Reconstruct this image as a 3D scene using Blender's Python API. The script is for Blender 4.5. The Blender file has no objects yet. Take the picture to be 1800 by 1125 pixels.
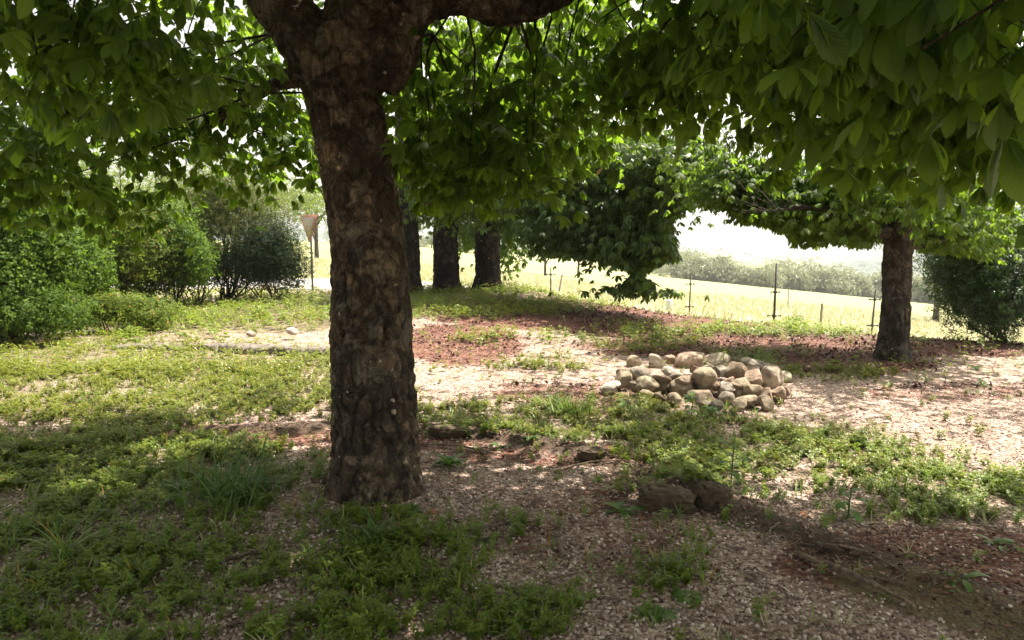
import bpy, math, random
import numpy as np
from mathutils import Vector, Matrix, noise as mnoise
R = math.radians
rng = np.random.default_rng(7)
random.seed(7)
C = bpy.context.scene.collection
SC = bpy.context.scene

# ------------------------------------------------------------------ camera, sky, sun, exposure
CAMZ, PITCH, FPX = 1.6, R(6.0), 1300.0
cam_d = bpy.data.cameras.new('camera'); cam = bpy.data.objects.new('camera', cam_d); C.objects.link(cam)
cam.location = (0, 0, CAMZ); cam.rotation_euler = (R(90) - PITCH, 0, 0)
cam_d.sensor_width = 36; cam_d.lens = 26.0; cam_d.clip_end = 5000; cam_d.clip_start = 0.05
SC.camera = cam
SUN_EL, SUN_AZ = R(60), R(54)          # azimuth measured from +Y (north) towards +X
SUN = np.array([math.cos(SUN_EL) * math.sin(SUN_AZ), math.cos(SUN_EL) * math.cos(SUN_AZ), math.sin(SUN_EL)])
w = bpy.data.worlds.new('World'); SC.world = w; w.use_nodes = True
nt = w.node_tree; bg = nt.nodes['Background']
sky = nt.nodes.new('ShaderNodeTexSky'); sky.sky_type = 'NISHITA'; sky.sun_disc = False
sky.sun_elevation = SUN_EL; sky.sun_rotation = SUN_AZ; sky.air_density = 1.0; sky.dust_density = 5.0; sky.ozone_density = 1.0
hs = nt.nodes.new('ShaderNodeHueSaturation'); hs.inputs['Saturation'].default_value = .3   # thin white overcast haze
nt.links.new(sky.outputs[0], hs.inputs['Color']); wm_ = nt.nodes.new('ShaderNodeMix'); wm_.data_type = 'RGBA'; wm_.blend_type = 'MULTIPLY'; wm_.inputs[0].default_value = 1; wm_.inputs[7].default_value = (1, .95, .85, 1)
nt.links.new(hs.outputs[0], wm_.inputs[6]); nt.links.new(wm_.outputs[2], bg.inputs[0]); bg.inputs[1].default_value = 0.11
sl = bpy.data.lights.new('sun', 'SUN'); sl.energy = 5.0; sl.angle = R(0.55); sl.color = (1.0, 0.91, 0.78)
so = bpy.data.objects.new('sun', sl); C.objects.link(so)
so.rotation_euler = Vector(SUN).to_track_quat('Z', 'Y').to_euler()
SC.view_settings.view_transform = 'Standard'; SC.view_settings.look = 'None'
SC.view_settings.gamma = 1.0; SC.view_settings.exposure = 1.78
SC.render.engine = 'CYCLES'
SC.cycles.max_bounces = 8; SC.cycles.transmission_bounces = 6; SC.cycles.diffuse_bounces = 4; SC.cycles.transparent_max_bounces = 8

# ------------------------------------------------------------------ numpy helpers
FW = np.array([0, math.cos(PITCH), -math.sin(PITCH)]); UP = np.array([0, math.sin(PITCH), math.cos(PITCH)])
def P(px, py, d):
    """point seen at photo pixel (px,py) at forward distance d"""
    return np.array([0, 0, CAMZ]) + d * (FW + np.array([1, 0, 0]) * (px - 900) / FPX + UP * (562.5 - py) / FPX)
def proj(V):
    Q = np.asarray(V, float) - np.array([0, 0, CAMZ]); d = Q @ FW; d = np.where(d < 0.05, 0.05, d)
    return 900 + FPX * Q[..., 0] / d, 562.5 - FPX * (Q @ UP) / d, Q @ FW
def sstep(t):
    t = np.clip(t, 0, 1); return t * t * (3 - 2 * t)
_tab = np.random.default_rng(3).random((32, 32, 32)).astype(np.float32)
def vn(Pn, s=1.0, off=0.0):
    Q = np.asarray(Pn, float) * s + off; i = np.floor(Q).astype(int); f = Q - i; f = f * f * (3 - 2 * f)
    o = 0
    for a in (0, 1):
        for b in (0, 1):
            for c in (0, 1):
                wgt = (f[:, 0] if a else 1 - f[:, 0]) * (f[:, 1] if b else 1 - f[:, 1]) * (f[:, 2] if c else 1 - f[:, 2])
                o = o + wgt * _tab[(i[:, 0] + a) % 32, (i[:, 1] + b) % 32, (i[:, 2] + c) % 32]
    return o
def fbm(Pn, s=1.0, off=0.0, oct=4):
    o = 0; a = 1; t = 0
    for k in range(oct):
        o = o + a * vn(Pn, s * 2 ** k, off + 7.3 * k); t += a; a *= .5
    return o / t
def cells(Pn, s, off=0.0):
    Q = np.asarray(Pn, float) * s + off; i = np.floor(Q).astype(int)
    f1 = np.full(len(Q), 9.); f2 = np.full(len(Q), 9.)
    for a in (-1, 0, 1):
        for b in (-1, 0, 1):
            for c in (-1, 0, 1):
                j = i + np.array([a, b, c]); k = j % 32
                r = np.stack([_tab[k[:, 0], k[:, 1], k[:, 2]], _tab[k[:, 1], k[:, 2], k[:, 0]], _tab[k[:, 2], k[:, 0], k[:, 1]]], 1)
                d = np.linalg.norm(j + r - Q, axis=1)
                f2 = np.minimum(f2, np.maximum(d, f1)); f1 = np.minimum(f1, d)
    return f1, f2
def n2(x, y, s, off=0.0, oct=3):
    x = np.asarray(x, float).ravel(); y = np.asarray(y, float).ravel()
    return fbm(np.stack([x, y, np.full_like(x, .37)], 1), s, off, oct)

# ------------------------------------------------------------------ terrain height
def polydist(x, y, pts):
    best = np.full(x.shape, 1e9)
    for (ax, ay), (bx, by) in zip(pts[:-1], pts[1:]):
        dx, dy = bx - ax, by - ay; L = dx * dx + dy * dy + 1e-9
        t = np.clip(((x - ax) * dx + (y - ay) * dy) / L, 0, 1)
        best = np.minimum(best, np.hypot(x - ax - t * dx, y - ay - t * dy))
    return best
def flat(px, py):
    k = (562.5 - py) / FPX; dz = FW[2] + UP[2] * k; t = -CAMZ / dz
    return (t * (px - 900) / FPX, t * (FW[1] + UP[1] * k))
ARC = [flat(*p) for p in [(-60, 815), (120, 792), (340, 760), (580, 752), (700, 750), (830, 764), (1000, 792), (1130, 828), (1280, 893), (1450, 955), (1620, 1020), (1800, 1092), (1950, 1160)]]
PILE = (2.0, 8.0)
CLAY = [flat(*p) for p in [(1540, 1030), (1660, 1065), (1800, 1125), (1960, 1195)]]
def h(x, y):
    x = np.asarray(x, float); y = np.asarray(y, float)
    g = sstep((y - 8) / 10) * (0.38 - np.where(x > 0, 0.09 * np.minimum(x, 9), -0.03 * np.maximum(x, -12)))
    a = x / np.maximum(y, 6)
    mr = 0.1 - 0.1 * np.clip(x, -300, 140) - 0.016 * np.minimum(y, 320)
    ml = -0.224 - 0.02 * np.maximum(x, -60) + 0.006 * np.minimum(y, 160)
    t = sstep((a + 0.25) / 0.3); m = ml * (1 - t) + mr * t
    yc = np.interp(x, [-20, -5, 0, 1.3, 3.5, 6.5, 8, 20], [21, 21.2, 20.5, 17.5, 15.5, 14.2, 13.5, 12])
    b = sstep((y - yc) / 3.5)
    z = g * (1 - b) + m * b
    near = (1 - b)
    xx = x.ravel(); yy = y.ravel()
    nz = (n2(xx, yy, .6, 3) - .5) * .07 + (n2(xx, yy, 3.0, 9, 2) - .5) * .02
    z = z + nz.reshape(x.shape) * near * sstep((y - 1) / 2)
    dA = polydist(x, y, ARC)
    z = z + .05 * np.exp(-(dA / .11) ** 2) * (.5 + n2(xx, yy, 2.2, 5, 2).reshape(x.shape))
    hx, hy = flat(1185, 868); z = z + .085 * np.exp(-(((x - hx) / .34) ** 2 + ((y - hy) / .13) ** 2))
    dC = polydist(x, y, CLAY); z = z + .035 * np.exp(-(dC / .2) ** 4)
    z = z + .12 * np.exp(-(((x - PILE[0]) ** 2 + (y - PILE[1]) ** 2) / .55 ** 2))
    return z
def G(px, py):
    """ground point under photo pixel"""
    k = FW + np.array([1, 0, 0]) * (px - 900) / FPX + UP * (562.5 - py) / FPX
    d = np.concatenate([np.arange(1.5, 40, .04), np.arange(40, 400, .5)]); q = np.array([0, 0, CAMZ]) + d[:, None] * k
    hit = np.nonzero(q[:, 2] < h(q[:, 0], q[:, 1]))[0]
    i = hit[0] if len(hit) else len(d) - 1
    return q[i]
def hz(x, y): return float(h(np.array([x]), np.array([y]))[0])

# ------------------------------------------------------------------ object helpers
def link(o, parent=None):
    C.objects.link(o)
    if parent is not None: o.parent = parent
    return o
def npmesh(name, V, faces, mat=None, parent=None, uv=None, attr=None, smooth=False):
    """faces: list of int arrays (n,k). uv: per-vertex (N,2)"""
    me = bpy.data.meshes.new(name); V = np.ascontiguousarray(V, dtype=np.float32)
    faces = [f for f in faces if len(f)]
    me.vertices.add(len(V)); me.vertices.foreach_set('co', V.ravel())
    loops = np.concatenate([f.ravel() for f in faces]).astype(np.int32)
    tot = np.concatenate([np.full(len(f), f.shape[1]) for f in faces]).astype(np.int32)
    st = np.concatenate([[0], np.cumsum(tot)[:-1]]).astype(np.int32)
    me.loops.add(len(loops)); me.loops.foreach_set('vertex_index', loops)
    me.polygons.add(len(tot)); me.polygons.foreach_set('loop_start', st); me.polygons.foreach_set('loop_total', tot)
    if smooth: me.polygons.foreach_set('use_smooth', np.ones(len(tot), bool))
    if uv is not None:
        l = me.uv_layers.new(name='UVMap'); l.data.foreach_set('uv', np.ascontiguousarray(uv[loops], dtype=np.float32).ravel())
    if attr is not None:
        for k, a in attr.items():
            at = me.attributes.new(k, 'FLOAT', 'POINT'); at.data.foreach_set('value', np.ascontiguousarray(a, dtype=np.float32))
    me.update(calc_edges=True)
    if mat: me.materials.append(mat)
    return link(bpy.data.objects.new(name, me), parent)
def tag(o, label=None, cat=None, group=None, kind=None):
    if label: o['label'] = label
    if cat: o['category'] = cat
    if group: o['group'] = group
    if kind: o['kind'] = kind
    return o
def empty(name, loc, label, cat, group=None, rz=0):
    o = bpy.data.objects.new(name, None); o.location = loc; o.rotation_euler = (0, 0, rz); C.objects.link(o)
    o.empty_display_size = .2
    return tag(o, label, cat, group)
def scatter(T, pos, rot, sc):
    """T=(V,[faces],uv); pos (N,3), rot (N,3,3), sc (N,) or (N,3)"""
    V, F, U = T; N = len(pos); nv = len(V)
    sc = np.asarray(sc, float)
    if sc.ndim == 1: sc = sc[:, None].repeat(3, 1)
    W = np.einsum('nij,nvj->nvi', rot, V[None] * sc[:, None, :]) + pos[:, None, :]
    off = (np.arange(N) * nv)[:, None, None]
    return W.reshape(-1, 3), [(f[None] + off).reshape(-1, f.shape[1]) for f in F], np.tile(U, (N, 1)) if U is not None else None
def merge(parts):
    Vs, Fs, Us, o = [], {}, [], 0
    for V, F, U in parts:
        Vs.append(V); Us.append(U if U is not None else np.zeros((len(V), 2)))
        for f in F: Fs.setdefault(f.shape[1], []).append(f + o)
        o += len(V)
    return np.concatenate(Vs), [np.concatenate(v) for v in Fs.values()], np.concatenate(Us)
def rotz(a):
    c, s = np.cos(a), np.sin(a); z = np.zeros_like(c); o = np.ones_like(c)
    return np.stack([np.stack([c, -s, z], -1), np.stack([s, c, z], -1), np.stack([z, z, o], -1)], -2)
def rotaxis(ax, a):
    ax = ax / (np.linalg.norm(ax, axis=-1, keepdims=True) + 1e-9); x, y, z = ax[:, 0], ax[:, 1], ax[:, 2]
    c, s = np.cos(a), np.sin(a); t = 1 - c
    return np.stack([np.stack([t*x*x+c, t*x*y-s*z, t*x*z+s*y], -1), np.stack([t*x*y+s*z, t*y*y+c, t*y*z-s*x], -1), np.stack([t*x*z-s*y, t*y*z+s*x, t*z*z+c], -1)], -2)
def randrot(N, tilt, r=rng):
    a = r.random(N) * 6.283; ax = np.stack([np.cos(a), np.sin(a), 0 * a], 1)
    return rotaxis(ax, np.abs(r.normal(0, tilt, N))) @ rotz(r.random(N) * 6.283)
def tube(pts, rad, n=6, cap=True):
    pts = np.asarray(pts, float); rad = np.asarray(rad, float); m = len(pts)
    T = np.gradient(pts, axis=0); T /= np.linalg.norm(T, axis=1, keepdims=True) + 1e-9
    ref = np.array([0, 0, 1.]) if abs(T[:, 2]).mean() < .8 else np.array([1., 0, 0])
    A = np.cross(T, ref); A /= np.linalg.norm(A, axis=1, keepdims=True) + 1e-9; B = np.cross(T, A)
    th = np.arange(n) * 2 * np.pi / n
    V = (pts[:, None] + rad[:, None, None] * (np.cos(th)[None, :, None] * A[:, None] + np.sin(th)[None, :, None] * B[:, None])).reshape(-1, 3)
    i, j = np.meshgrid(np.arange(m - 1), np.arange(n), indexing='ij'); k = (j + 1) % n
    F = np.stack([i * n + j, i * n + k, (i + 1) * n + k, (i + 1) * n + j], -1).reshape(-1, 4)
    fs = [F]
    if cap:
        V = np.concatenate([V, pts[:1], pts[-1:]]); c0, c1 = m * n, m * n + 1; j = np.arange(n); k = (j + 1) % n
        fs.append(np.concatenate([np.stack([np.full(n, c0), k, j], 1), np.stack([np.full(n, c1), (m - 1) * n + j, (m - 1) * n + k], 1)]))
    return V, fs, np.zeros((len(V), 2))
def spline(pts, m):
    pts = np.asarray(pts, float); t = np.concatenate([[0], np.cumsum(np.linalg.norm(np.diff(pts[:, :3], axis=0), axis=1))]); t /= t[-1]
    n = len(pts); u = np.linspace(0, 1, m); out = []
    tn = np.zeros_like(pts); 
    for i in range(n):
        a, b = max(i - 1, 0), min(i + 1, n - 1); tn[i] = (pts[b] - pts[a]) / (t[b] - t[a])
    for s in u:
        i = min(np.searchsorted(t, s, 'right') - 1, n - 2); hh = t[i + 1] - t[i]; q = (s - t[i]) / hh
        out.append((2*q**3-3*q**2+1)*pts[i] + (q**3-2*q*q+q)*hh*tn[i] + (-2*q**3+3*q*q)*pts[i+1] + (q**3-q*q)*hh*tn[i+1])
    return np.array(out)

# ------------------------------------------------------------------ materials
def newmat(name):
    m = bpy.data.materials.new(name); m.use_nodes = True; nt = m.node_tree
    return m, nt, nt.nodes['Principled BSDF'], nt.nodes['Material Output']
def N(nt, typ, **kw):
    n = nt.nodes.new(typ)
    for k, v in kw.items():
        if k == 'ins':
            for a, b in v.items(): n.inputs[a].default_value = b
        else: setattr(n, k, v)
    return n
def ramp(nt, stops, src=None, interp='LINEAR'):
    n = nt.nodes.new('ShaderNodeValToRGB'); e = n.color_ramp.elements; n.color_ramp.interpolation = interp
    while len(e) < len(stops): e.new(.5)
    for i, (p, c) in enumerate(stops):
        e[i].position = p; e[i].color = (c[0], c[1], c[2], 1) if not isinstance(c, (int, float)) else (c, c, c, 1)
    if src is not None: nt.links.new(src, n.inputs[0])
    return n
def mixc(nt, fac, a, b, mode='MIX'):
    n = nt.nodes.new('ShaderNodeMix'); n.data_type = 'RGBA'; n.blend_type = mode
    for i, v in ((0, fac), (6, a), (7, b)):
        if hasattr(v, 'type') and hasattr(v, 'links'): nt.links.new(v, n.inputs[i])
        else: n.inputs[i].default_value = v if i == 0 else ((*v, 1) if len(v) == 3 else v)
    return n.outputs[2]
def mth(nt, op, a, b=None, clamp=False):
    n = nt.nodes.new('ShaderNodeMath'); n.operation = op; n.use_clamp = clamp
    for i, v in ((0, a), (1, b)):
        if v is None: continue
        if hasattr(v, 'links'): nt.links.new(v, n.inputs[i])
        else: n.inputs[i].default_value = v
    return n.outputs[0]
def noise(nt, vec, scale, detail=4, rough=.55, dist=0):
    n = N(nt, 'ShaderNodeTexNoise', ins={'Scale': scale, 'Detail': detail, 'Roughness': rough, 'Distortion': dist})
    if vec is not None: nt.links.new(vec, n.inputs['Vector'])
    return n.outputs[0]
def voro(nt, vec, scale, feature='F1', out=0, rnd=1.0):
    n = N(nt, 'ShaderNodeTexVoronoi', feature=feature, ins={'Scale': scale, 'Randomness': rnd})
    if vec is not None: nt.links.new(vec, n.inputs['Vector'])
    return n.outputs[out]
def bump(nt, hgt, strength, dist, bsdf, prev=None):
    n = N(nt, 'ShaderNodeBump', ins={'Strength': strength, 'Distance': dist}); nt.links.new(hgt, n.inputs['Height'])
    if prev is not None: nt.links.new(prev, n.inputs['Normal'])
    if bsdf is not None: nt.links.new(n.outputs[0], bsdf.inputs['Normal'])
    return n.outputs[0]

def leafmat(name, dark, light, tcol, trans=.45, rough=.45, veins=True, yellow=0.0, spec=.35):
    m, nt, b, out = newmat(name)
    geo = N(nt, 'ShaderNodeNewGeometry'); rnd = geo.outputs['Random Per Island']
    uv = N(nt, 'ShaderNodeTexCoord').outputs['UV']
    col = mixc(nt, rnd, dark, light)
    obj = N(nt, 'ShaderNodeTexCoord').outputs['Object']
    big = noise(nt, obj, .9, 2)
    col = mixc(nt, mth(nt, 'MULTIPLY', mth(nt, 'SUBTRACT', big, .35, True), 1.3), col, tuple(min(1, c * 1.35) for c in light))
    if yellow > 0:
        col = mixc(nt, mth(nt, 'GREATER_THAN', rnd, 1 - yellow), col, (.32, .17, .03))
    if veins:
        s = N(nt, 'ShaderNodeSeparateXYZ'); nt.links.new(uv, s.inputs[0])
        au = mth(nt, 'ABSOLUTE', mth(nt, 'SUBTRACT', s.outputs[0], .5))
        mid = mth(nt, 'SUBTRACT', 1.0, mth(nt, 'MULTIPLY', au, 28), True)
        sd = mth(nt, 'SINE', mth(nt, 'MULTIPLY', mth(nt, 'SUBTRACT', s.outputs[1], mth(nt, 'MULTIPLY', au, .55)), 75))
        sd = mth(nt, 'POWER', mth(nt, 'MULTIPLY', mth(nt, 'ADD', sd, 1.0), .5), 6.0)
        v = mth(nt, 'MAXIMUM', mid, mth(nt, 'MULTIPLY', sd, .5))
        col = mixc(nt, mth(nt, 'MULTIPLY', v, .5), col, tuple(min(1, c * 2.2 + .02) for c in light))
        spn = noise(nt, obj, 38, 3, .7)
        col = mixc(nt, ramp(nt, [(.68, 0.), (.74, .8)], spn).outputs[0], col, (.16, .09, .03))
        bump(nt, mth(nt, 'SUBTRACT', 1.0, v), .7, .005, b)
    nt.links.new(col, b.inputs['Base Color']); b.inputs['Roughness'].default_value = rough
    b.inputs['Specular IOR Level'].default_value = spec
    tr = N(nt, 'ShaderNodeBsdfTranslucent'); tc = mixc(nt, rnd, tuple(c * .75 for c in tcol), tcol); nt.links.new(tc, tr.inputs[0])
    mx = N(nt, 'ShaderNodeMixShader', ins={0: trans}); nt.links.new(b.outputs[0], mx.inputs[1]); nt.links.new(tr.outputs[0], mx.inputs[2])
    nt.links.new(mx.outputs[0], out.inputs[0]); return m
M = {}
M['chestnut'] = leafmat('chestnut_leaf', (.014, .036, .006), (.04, .082, .011), (.3, .5, .03), .43, yellow=.002)
M['chestnut_dark'] = leafmat('chestnut_leaf_dark', (.014, .034, .006), (.045, .085, .013), (.2, .34, .025), .4, veins=False, yellow=.003)
M['shrub'] = leafmat('shrub_leaf', (.012, .034, .006), (.075, .125, .018), (.2, .34, .03), .35, rough=.65, spec=.12, veins=False)
M['shrub_yellow'] = leafmat('shrub_leaf_yellow', (.035, .06, .01), (.1, .14, .024), (.24, .34, .045), .4, rough=.65, spec=.12, veins=False, yellow=.03)
M['shrub_dark'] = leafmat('shrub_leaf_dark', (.008, .022, .008), (.022, .045, .014), (.06, .11, .02), .2, rough=.65, spec=.12, veins=False)
M['olive'] = leafmat('olive_leaf', (.05, .066, .02), (.14, .16, .055), (.27, .33, .09), .4, rough=.65, spec=.12, veins=False)
M['laurel'] = leafmat('laurel_leaf', (.012, .035, .008), (.035, .075, .014), (.08, .17, .02), .25, .32, veins=False)
M['far'] = leafmat('distant_leaf_hazed', (.13, .15, .085), (.26, .28, .16), (.26, .29, .13), .3, veins=False)  # far foliage paled in its base colour to stand in for haze
M['weed'] = leafmat('weed_leaf', (.07, .112, .015), (.165, .225, .032), (.3, .42, .042), .4, veins=False)
M['weed_yellow'] = leafmat('weed_yellow_leaf', (.075, .1, .012), (.17, .2, .03), (.3, .36, .04), .4, veins=False, yellow=.06)
M['grass'] = leafmat('grass_blade', (.06, .12, .02), (.15, .22, .045), (.25, .4, .06), .35, veins=False, yellow=.08)
M['hay'] = leafmat('hay_blade', (.3, .29, .14), (.46, .43, .26), (.36, .37, .18), .3, veins=False, yellow=.08)
M['dock'] = leafmat('broad_weed_leaf', (.035, .09, .018), (.09, .17, .03), (.18, .34, .04), .3)

def barkmat(name, c0, c1, c2, sc=1.0, lichen=.5, warm=0.0):
    m, nt, b, out = newmat(name); obj = N(nt, 'ShaderNodeTexCoord').outputs['Object']
    mp = N(nt, 'ShaderNodeMapping', ins={'Scale': (sc, sc, sc * .7)}); nt.links.new(obj, mp.inputs[0]); v = mp.outputs[0]
    nz = noise(nt, v, 16, 10, .72, 1.2)
    col = ramp(nt, [(.36, c0), (.5, c1), (.66, c2)], nz).outputs[0]
    big = noise(nt, obj, 5.5 * sc, 5, .65, .8)
    pl = N(nt, 'ShaderNodeTexVoronoi', ins={'Scale': 9}); wv0 = N(nt, 'ShaderNodeVectorMath', operation='ADD')
    nn0 = N(nt, 'ShaderNodeTexNoise', ins={'Scale': 9, 'Detail': 4}); nt.links.new(v, nn0.inputs['Vector'])
    s0 = N(nt, 'ShaderNodeVectorMath', operation='SCALE', ins={'Scale': .16}); nt.links.new(nn0.outputs[1], s0.inputs[0]); nt.links.new(v, wv0.inputs[0]); nt.links.new(s0.outputs[0], wv0.inputs[1])
    nt.links.new(wv0.outputs[0], pl.inputs['Vector']); sp0 = N(nt, 'ShaderNodeSeparateColor'); nt.links.new(pl.outputs['Color'], sp0.inputs[0])
    col = mixc(nt, mth(nt, 'MULTIPLY', ramp(nt, [(.5, 0.), (.95, 1.)], sp0.outputs[0]).outputs[0], .65), col, (c2[0] * .85, c2[1] * .78, c2[2] * .7))
    col = mixc(nt, mth(nt, 'MULTIPLY', ramp(nt, [(.6, 0.), (.9, 1.)], sp0.outputs[1]).outputs[0], .6), col, (c2[0] * .55, c2[1] * .65, c2[2] * .75))
    col = mixc(nt, mth(nt, 'MULTIPLY', ramp(nt, [(.46, 1.), (.56, 0.)], big).outputs[0], .75), col, c0)
    at = N(nt, 'ShaderNodeAttribute', attribute_name='crack').outputs['Fac']
    col = mixc(nt, mth(nt, 'MULTIPLY', at, .9), col, tuple(c * .3 for c in c0))
    # lichen spots
    wv = N(nt, 'ShaderNodeVectorMath', operation='ADD')
    nn = N(nt, 'ShaderNodeTexNoise', ins={'Scale': 30 * sc, 'Detail': 3}); nt.links.new(obj, nn.inputs['Vector'])
    sc_ = N(nt, 'ShaderNodeVectorMath', operation='SCALE', ins={'Scale': .035}); nt.links.new(nn.outputs[1], sc_.inputs[0])
    nt.links.new(obj, wv.inputs[0]); nt.links.new(sc_.outputs[0], wv.inputs[1])
    vd = N(nt, 'ShaderNodeTexVoronoi', ins={'Scale': 15 * sc}); nt.links.new(wv.outputs[0], vd.inputs['Vector'])
    sp = N(nt, 'ShaderNodeSeparateColor'); nt.links.new(vd.outputs['Color'], sp.inputs[0])
    rad = mth(nt, 'MULTIPLY', mth(nt, 'POWER', sp.outputs[0], 2.0), .3)
    on = mth(nt, 'MULTIPLY', mth(nt, 'LESS_THAN', vd.outputs[0], rad), mth(nt, 'GREATER_THAN', sp.outputs[1], 1 - lichen * .55))
    lc = mixc(nt, sp.outputs[2], (.42, .4, .3), (.5, .36, .22))
    col = mixc(nt, mth(nt, 'MULTIPLY', on, .85), col, lc)
    nt.links.new(col, b.inputs['Base Color']); b.inputs['Roughness'].default_value = .9; b.inputs['Specular IOR Level'].default_value = .2
    n1 = bump(nt, nz, .9, .03 / sc, None)
    cr = voro(nt, wv0.outputs[0], 9, 'DISTANCE_TO_EDGE'); cr = mth(nt, 'MINIMUM', cr, .09)
    cr2 = voro(nt, wv0.outputs[0], 27, 'DISTANCE_TO_EDGE'); cr2 = mth(nt, 'MINIMUM', cr2, .12)
    n2_ = bump(nt, cr, 1.0, .16 / sc, None, n1); bump(nt, cr2, .8, .05 / sc, b, n2_)
    return m
M['bark'] = barkmat('chestnut_bark', (.03, .023, .017), (.14, .108, .074), (.33, .26, .18), 1.0, .5)
M['bark_grey'] = barkmat('grey_bark', (.035, .028, .022), (.11, .088, .07), (.2, .17, .14), 1.4, .4)
M['bark_shaded'] = barkmat('shaded_bark', (.012, .01, .008), (.045, .034, .025), (.12, .085, .06), 1.0, .3)  # chestnut bark with the shade on the back trunks put into its colour
M['twig'] = barkmat('twig_bark', (.02, .014, .01), (.05, .035, .022), (.09, .065, .04), 3, .1)
M['dry_stick'] = barkmat('dry_stick_bark', (.12, .085, .065), (.28, .2, .15), (.42, .33, .26), 4, .0)

def rockmat():
    m, nt, b, out = newmat('field_stone'); obj = N(nt, 'ShaderNodeTexCoord').outputs['Object']
    oi = N(nt, 'ShaderNodeObjectInfo')
    ad = N(nt, 'ShaderNodeVectorMath', operation='ADD'); nt.links.new(obj, ad.inputs[0]); nt.links.new(oi.outputs['Location'], ad.inputs[1]); v = ad.outputs[0]
    nz = noise(nt, v, 13, 8, .7, .5); fn = noise(nt, v, 60, 6, .7)
    base = mixc(nt, .55, oi.outputs['Color'], mixc(nt, nz, (.08, .055, .035), (.5, .41, .3)), 'MIX')
    st = noise(nt, v, 5, 3, .5, 1.5)
    base = mixc(nt, ramp(nt, [(.5, 0.), (.62, .7)], st).outputs[0], base, (.13, .085, .055))
    base = mixc(nt, ramp(nt, [(.55, 0.), (.75, .5)], fn).outputs[0], base, (.55, .5, .42))
    nt.links.new(base, b.inputs['Base Color']); b.inputs['Roughness'].default_value = .85
    n1 = bump(nt, nz, .9, .05, None); bump(nt, fn, .9, .015, b, n1); return m
M['rock'] = rockmat()
def simple(name, col, rough=.6, metal=0, nscale=20, var=.25, bstr=.15):
    m, nt, b, out = newmat(name); obj = N(nt, 'ShaderNodeTexCoord').outputs['Object']; nz = noise(nt, obj, nscale, 5)
    c = mixc(nt, nz, tuple(x * (1 - var) for x in col), tuple(min(1, x * (1 + var)) for x in col))
    nt.links.new(c, b.inputs['Base Color']); b.inputs['Roughness'].default_value = rough; b.inputs['Metallic'].default_value = metal
    bump(nt, nz, bstr, .01, b); return m
M['post_metal'] = simple('rusted_post_metal', (.06, .05, .045), .6, .3)
M['insulator'] = simple('black_plastic', (.02, .02, .022), .4)
M['wood'] = simple('weathered_wood', (.3, .25, .2), .9, nscale=40, var=.5)
M['white'] = simple('white_paint', (.75, .75, .74), .5, var=.06)
M['pole'] = simple('galvanised_steel', (.22, .23, .24), .5, .5)
M['sign_red'] = simple('sign_red', (.42, .17, .12), .5, var=.1)
M['sign_back'] = simple('sign_face', (.36, .31, .25), .5, var=.06)
M['concrete'] = simple('weathered_concrete', (.12, .1, .085), .95, nscale=14, var=.8, bstr=1.0)
M['moss_stone'] = simple('mossy_stone', (.065, .045, .026), .95, nscale=22, var=.85, bstr=1.0)
M['asphalt'] = simple('pale_asphalt', (.3, .29, .28), .9, nscale=30, var=.2)
M['brown_leaf'] = simple('dead_leaf', (.3, .1, .035), .7, nscale=15, var=.5)

# pixel-described patches of the real ground (converted through the projection to world places)
def pmask(x, y, z, ell):
    px, py, d = proj(np.stack([x, y, z], -1)); o = np.zeros_like(px)
    for cx, cy, rx, ry, wgt in ell:
        q = ((px - cx) / rx) ** 2 + ((py - cy) / ry) ** 2
        o = np.maximum(o, wgt * sstep(1.45 - q))
    return np.where(d > .5, o, 0)
GREEN = [(120, 960, 400, 190, .9), (570, 1020, 260, 130, .7), (150, 670, 420, 80, .9), (330, 830, 240, 60, .8), (900, 1090, 120, 50, .7),
         (1020, 738, 300, 36, .6), (1370, 815, 280, 65, .55), (1660, 870, 180, 55, .55), (430, 565, 230, 22, 1), (640, 540, 420, 22, .9), (820, 530, 160, 28, .9),
         (900, 600, 100, 14, .5), (1130, 600, 110, 22, .6), (1400, 584, 190, 9, 1), (1320, 625, 110, 8, .4), (540, 635, 70, 16, 1), (520, 700, 200, 40, .55),
         (230, 560, 140, 26, 1), (1180, 985, 80, 60, .35), (880, 930, 60, 30, .4), (1450, 660, 120, 14, .35), (960, 640, 120, 14, .3), (1120, 860, 60, 20, .3), (1500, 900, 80, 20, .5)]
LITTER = [(1000, 552, 260, 30, 1), (1400, 608, 380, 27, 1), (1180, 575, 200, 22, .9), (810, 605, 120, 40, .75), (1090, 700, 130, 34, .6), (950, 690, 100, 18, .6), (1680, 690, 180, 18, .5), (1750, 610, 120, 18, .8),
          (340, 768, 280, 22, 1), (1650, 985, 330, 60, .85), (1000, 800, 240, 24, .6), (1500, 640, 160, 20, .7), (1050, 930, 200, 90, .45), (700, 770, 220, 25, .7), (380, 560, 200, 8, .5), (450, 1000, 60, 30, .4)]
# ------------------------------------------------------------------ ground sheet
def axis(lo, hi, a, b, fine):
    core = np.arange(a, b, fine); L = []; s = fine; p = a
    while p > lo: s *= 1.12; p -= s; L.append(p)
    Rr = []; s = fine; p = core[-1]
    while p < hi: s *= 1.12; p += s; Rr.append(p)
    return np.concatenate([L[::-1], core, Rr])
xs = axis(-1500, 1500, -8.5, 10, .07); ys = axis(-60, 1800, 1.4, 16.5, .07)
X, Y = np.meshgrid(xs, ys, indexing='ij'); Z = h(X.ravel(), Y.ravel())
Vg = np.stack([X.ravel(), Y.ravel(), Z], 1); ny = len(ys)
i, j = np.meshgrid(np.arange(len(xs) - 1), np.arange(ny - 1), indexing='ij')
Fg = np.stack([i * ny + j, (i + 1) * ny + j, (i + 1) * ny + j + 1, i * ny + j + 1], -1).reshape(-1, 4)
xg, yg = Vg[:, 0], Vg[:, 1]
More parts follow.
